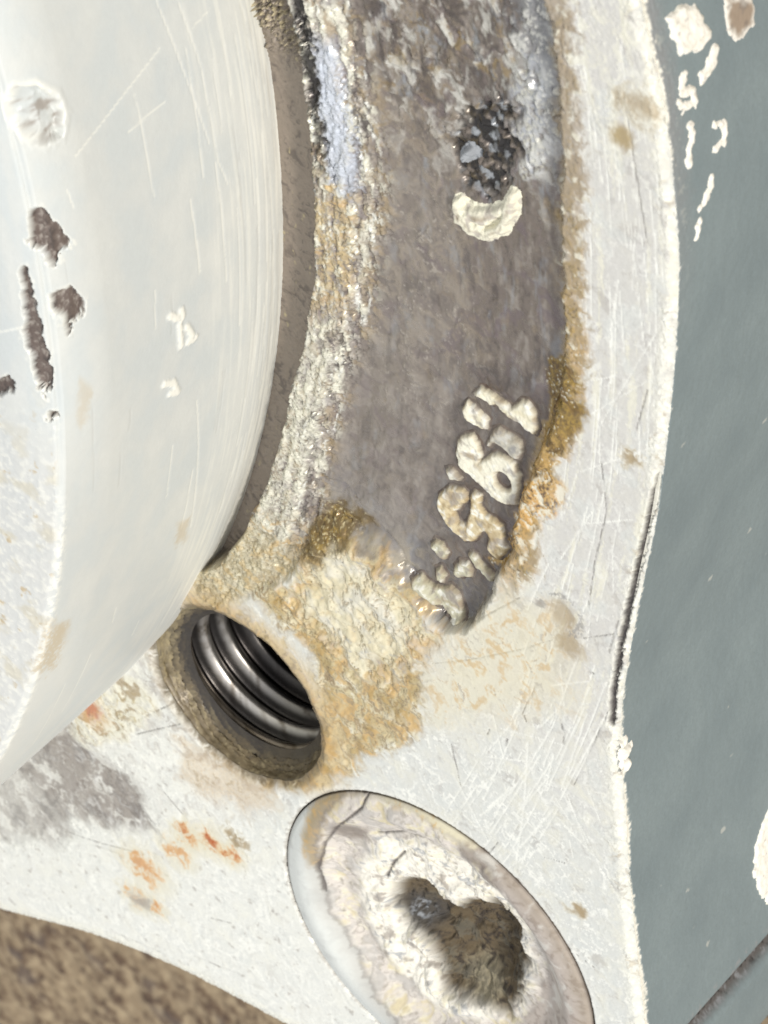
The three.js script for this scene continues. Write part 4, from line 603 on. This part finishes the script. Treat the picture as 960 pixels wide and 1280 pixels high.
// ---------------------------------------------------------------- dowel in its seat
{
  const [cx, cz] = PLUG, DB = [cx, -8, cz], dowel = thing('hollow_dowel', 'round hollow dowel with white crust and dark hole in the corner of the casting', 'dowel', DB);
  const R1 = PLUG_R - 0.07, D = (l, h) => poly(l, h);
  const inner = D([[415, 1012], [440, 985], [470, 988], [520, 1004], [575, 1040], [620, 1075], [645, 1110], [668, 1150], [676, 1190], [678, 1225], [665, 1262], [640, 1290], [600, 1318], [560, 1320], [520, 1288], [470, 1232], [440, 1182], [412, 1132], [402, 1085], [404, 1045]], -0.35);
  const bowl = D([[470, 1044], [500, 1042], [540, 1048], [575, 1062], [600, 1085], [640, 1112], [664, 1155], [672, 1200], [670, 1235], [650, 1268], [600, 1280], [545, 1262], [505, 1225], [470, 1180], [448, 1130], [445, 1080]], -0.8);
  const dark = D([[490, 1105], [505, 1095], [520, 1096], [548, 1110], [572, 1126], [612, 1124], [636, 1126], [658, 1160], [668, 1200], [664, 1240], [640, 1268], [595, 1254], [552, 1240], [548, 1215], [535, 1180], [505, 1155], [488, 1125]], -1.2);
  const crackP = lineSet([plan([[468, 982], [462, 1000], [447, 1012], [425, 1030], [410, 1050], [402, 1080], [408, 1112]], -0.4), plan([[468, 1044], [505, 1042], [545, 1050], [575, 1062], [598, 1078]], -0.6), plan([[478, 1100], [490, 1080], [500, 1070]], -0.8)]);
  const DL = v2(at(600, 1236, -1.2)), DG = v2(at(515, 1150, -1)); const greySpot = [v2(at(430, 1045)), v2(at(595, 1065)), v2(at(620, 1090))];
  const ochreD = D([[392, 1010], [415, 985], [452, 982], [430, 1008], [412, 1040], [402, 1085], [388, 1080], [384, 1040]]), ringD = D([[470, 984], [520, 996], [570, 1020], [610, 1052], [580, 1052], [530, 1035], [470, 1036], [462, 1005]]);
  const skin = (x, z) => {
    const dx = x - cx, dz = z - cz, r = Math.hypot(dx, dz), a = Math.atan2(dz, dx), v1 = fbm(x * 0.7 + 15, z * 0.7 + 2, 3), v2_ = fbm(x * 0.7 - 15, z * 0.7 + 22, 3), n1 = fbm((x + 0.8 * v1) * 0.8 + 5, (z + 0.8 * v2_) * 0.8, 5, 0.55), n2 = fbm((x + 0.5 * v2_) * 2.3, (z + 0.5 * v1) * 2.3 + 60, 4, 0.6) * (0.6 + 0.8 * ss(-0.5, 0.5, v1)), n3 = fbm(x * 7, z * 7 + 30, 3, 0.6);
    // camera side (+x) is the rough grey-brown rim, far side is smooth
    const side = ss(-0.25, 0.35, (dx * 0.8 + dz * 0.3) / (r + 1e-6) + 0.15 * n1);
    const c = [...col(218, 221, 216)]; mixInto(c, col(196, 198, 194), ss(0.0, 0.5, n1 + 0.3 * n2) * 0.6); mixInto(c, col(186, 176, 166), side); mixInto(c, col(150, 138, 128), side * ss(0.0, 0.5, n2 + 0.4 * n1) * 0.8); mixInto(c, K.tanGrey, side * ss(R1 - 0.9, R1 - 0.1, r + 0.4 * n1) * 0.5); mixInto(c, K.white, side * ss(0.15, 0.5, -n1 + 0.3 * n2) * 0.5); mulInto(c, 1 + 0.04 * n3);
    const upE = ss(-0.2, -0.8, dz / r); const om = ss(0.4, -0.2, ochreD.sd(x + 0.3 * n1 + 0.1 * n2, z + 0.15 * n2, 3) + 0.15 * n2); mixInto(c, K.oliveY, om * 0.8); mixInto(c, K.ochre, om * ss(-0.1, 0.4, n2) * 0.7); const yr = ss(0.5, -0.2, ringD.sd(x + 0.3 * n1, z + 0.2 * n2, 3) + 0.25 * n2); mixInto(c, K.crustHi, yr * 0.85); mixInto(c, K.ochre, yr * ss(0.1, 0.5, n1 + 0.5 * n2) * 0.7);
    const q01 = r / R1; let h = 0.02 * n1 * side + 0.012 * n2 * side + 0.24 * Math.exp(-Math.pow((q01 - 0.89) / 0.085, 2)) - 0.9 * ss(0.87, 0.64, q01) - 0.1 * ss(R1 - 0.25, R1, r);
    mixInto(c, K.castLo, ss(R1 - 0.1, R1, r) * 0.6);
    const iS = inner.sd(x, z, 4) + 0.14 * n2 + 0.15 * n1, it = ss(0.18, -0.35, iS), ih = ss(0.5, -0.8, iS);
    mixInto(c, K.castHi, ss(0.9, 0.0, Math.abs(iS)) * 0.45 * (1 - side)); mixInto(c, K.castLo, ss(0.16, 0.02, Math.abs(iS) + 0.08 * n2) * 0.5 * (1 - 0.6 * side));  // grey shading painted on the smooth band, then a dark lip line
    { const w = [...col(212, 205, 196)]; mixInto(w, K.cream, ss(0.0, 0.4, n2 - 0.3 * n1) * 0.8); mixInto(w, K.castHi, ss(0, 0.45, n2 * 0.7 + n1) * 0.8); mixInto(w, K.crust, ss(0.1, 0.5, -n1 + 0.3 * n2) * 0.7); mixInto(w, K.lav, ss(0, 0.5, n1) * 0.5); mixInto(w, K.cast, ss(0.05, 0.01, Math.abs(n1 - 0.1)) * 0.4); for (const g of greySpot) mixInto(w, K.cast, ss(1.1, 0.4, Math.hypot(x - g[0], z - g[1]) + 0.35 * n2) * 0.8); mulInto(w, 1 + 0.12 * n3); mixInto(c, w, it); h += ih * (0.14 * v1 + 0.05 * n1 + 0.006 * n2); }
    const bS = bowl.sd(x, z, 4) + 0.1 * n2 + 0.25 * n1, bt = ss(0.3, -0.5, bS);
    { const w = [...col(238, 234, 222)]; mixInto(w, K.crustHi, ss(0.1, 0.5, n2) * 0.6); mixInto(w, K.bluegrey, ss(0.2, 0.6, -n2 + 0.5 * n1) * 0.75); mixInto(w, K.castHi, ss(0.15, 0.45, fbm(x * 1.3 - 8, z * 1.3 + 15, 4, 0.6)) * 0.8); mulInto(w, 1 + 0.1 * n3); mixInto(c, w, bt); h += ss(0.5, -0.9, bS) * (0.15 + 0.2 * v2_ + 0.1 * n1 + 0.008 * n2 - 0.35 * ss(0, -2.2, bS)); }
    const dS = dark.sd(x, z, 4) + 0.1 * n2 + 0.3 * n1, dt = ss(0.25, -0.6, dS);
    { const w = [...col(98, 85, 64)]; mixInto(w, col(58, 50, 42), ss(-0.1, 0.4, n2 + 0.4 * n1)); mixInto(w, col(158, 150, 126), ss(0.1, 0.5, n1 + 0.3 * n3) * 0.6); mixInto(w, col(160, 152, 128), ss(1.6, 0.4, Math.hypot(x - DL[0], z - DL[1]) + 0.8 * n2) * 0.7); mixInto(w, col(70, 68, 66), ss(1.5, 0.5, Math.hypot(x - DG[0], z - DG[1]) + 0.5 * n1) * 0.8); mixInto(w, K.black, ss(0.1, 0.5, n1 + 0.3 * n3) * 0.6); mixInto(c, w, dt); const dq = ss(0.5, -1.3, dS); h -= dq * (0.85 + 0.5 * ss(-0.8, -2.4, dS)) - dt * (0.12 * n1 + 0.02 * n2); mixInto(c, K.bluegrey, ss(0.9, 0.3, Math.hypot(x - DG[0], z - DG[1]) + 0.5 * n2) * ss(0.0, 0.35, n2 + 0.4 * n3) * 0.8); }
    const cr = ss(0.1, 0.02, crackP(x, z) + 0.04 * n2); mixInto(c, K.castLo, cr * 0.8); h -= cr * 0.12;
    return { c, h, part: dt > 0.5 ? 2 : it > 0.5 ? 1 : 0 };
  };
  const rr = []; for (let r = 0.001; r < R1; r += 0.06) rr.push(r); rr.push(R1); const n = 760;
  const geos = sheet(rr.length + 2, n + 1, (i, j) => {
    const a = j / n * Math.PI * 2, k = Math.min(i, rr.length - 1), r = rr[k], x = cx + r * Math.cos(a), z = cz + r * Math.sin(a), s = skin(x, z);
    return i < rr.length ? { p: [x, s.h, z], c: s.c, part: s.part } : { p: [x, i === rr.length ? -1.2 : -8, z], c: K.brown };
  }, { flip: true, names: 3 }, DB);
  addMesh('dowel_wall', geos[0], M.smooth, dowel, 'grey rim of the dowel');
  addMesh('corrosion_crust', geos[1], M.crust, dowel, 'white crust filling the dowel');
  addMesh('dark_hole', geos[2], M.crust, dowel, 'dark brown hole in the crust');
  // the seat in the casting
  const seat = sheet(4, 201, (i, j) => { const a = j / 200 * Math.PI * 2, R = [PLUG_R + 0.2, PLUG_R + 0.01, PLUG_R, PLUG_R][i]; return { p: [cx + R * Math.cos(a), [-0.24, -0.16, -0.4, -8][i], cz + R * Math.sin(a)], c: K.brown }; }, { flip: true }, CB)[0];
  addMesh('dowel_seat', seat, M.crust, casting);
}

// ---------------------------------------------------------------- ground
{
  const c0 = at(150, 1240, DEEP), g1 = lines(-700, -50, 70, 700, 0.27, 1.1), y0 = DEEP;
  const geo = sheet(g1.length, g1.length, (i, j) => {
    const x = c0.x + g1[i], z = c0.z + g1[j], n1 = fbm(x * 0.25, z * 0.25, 4), n2 = fbm(x * 0.9, z * 0.9, 4, 0.65), n3 = fbm(x * 2.6, z * 2.6, 3, 0.6);
    const c = [...col(146, 128, 102)]; mixInto(c, col(98, 78, 60), ss(-0.1, 0.4, n2 + 0.6 * n1)); mixInto(c, col(178, 160, 130), ss(0.05, 0.5, -n2 + 0.4 * n3) * 0.8); mixInto(c, col(60, 44, 36), ss(0.3, 0.6, n3 + 0.5 * n2 + 0.4 * n1) * 0.85); mixInto(c, col(122, 112, 104), ss(0.2, 0.6, n1) * 0.4);
    return { p: [x, y0 - 0.8 + 0.25 * n1 + 0.14 * n2 + 0.06 * n3, z], c };
  }, { flip: false }, [c0.x, y0, c0.z])[0];
  const m = addMesh('ground', geo, M.soil, scene); m.position.set(c0.x * MM, y0 * MM, c0.z * MM); m.userData.kind = 'structure'; m.userData.label = 'rough mottled brown ground below the casting';
}
renderer.render(scene, camera);
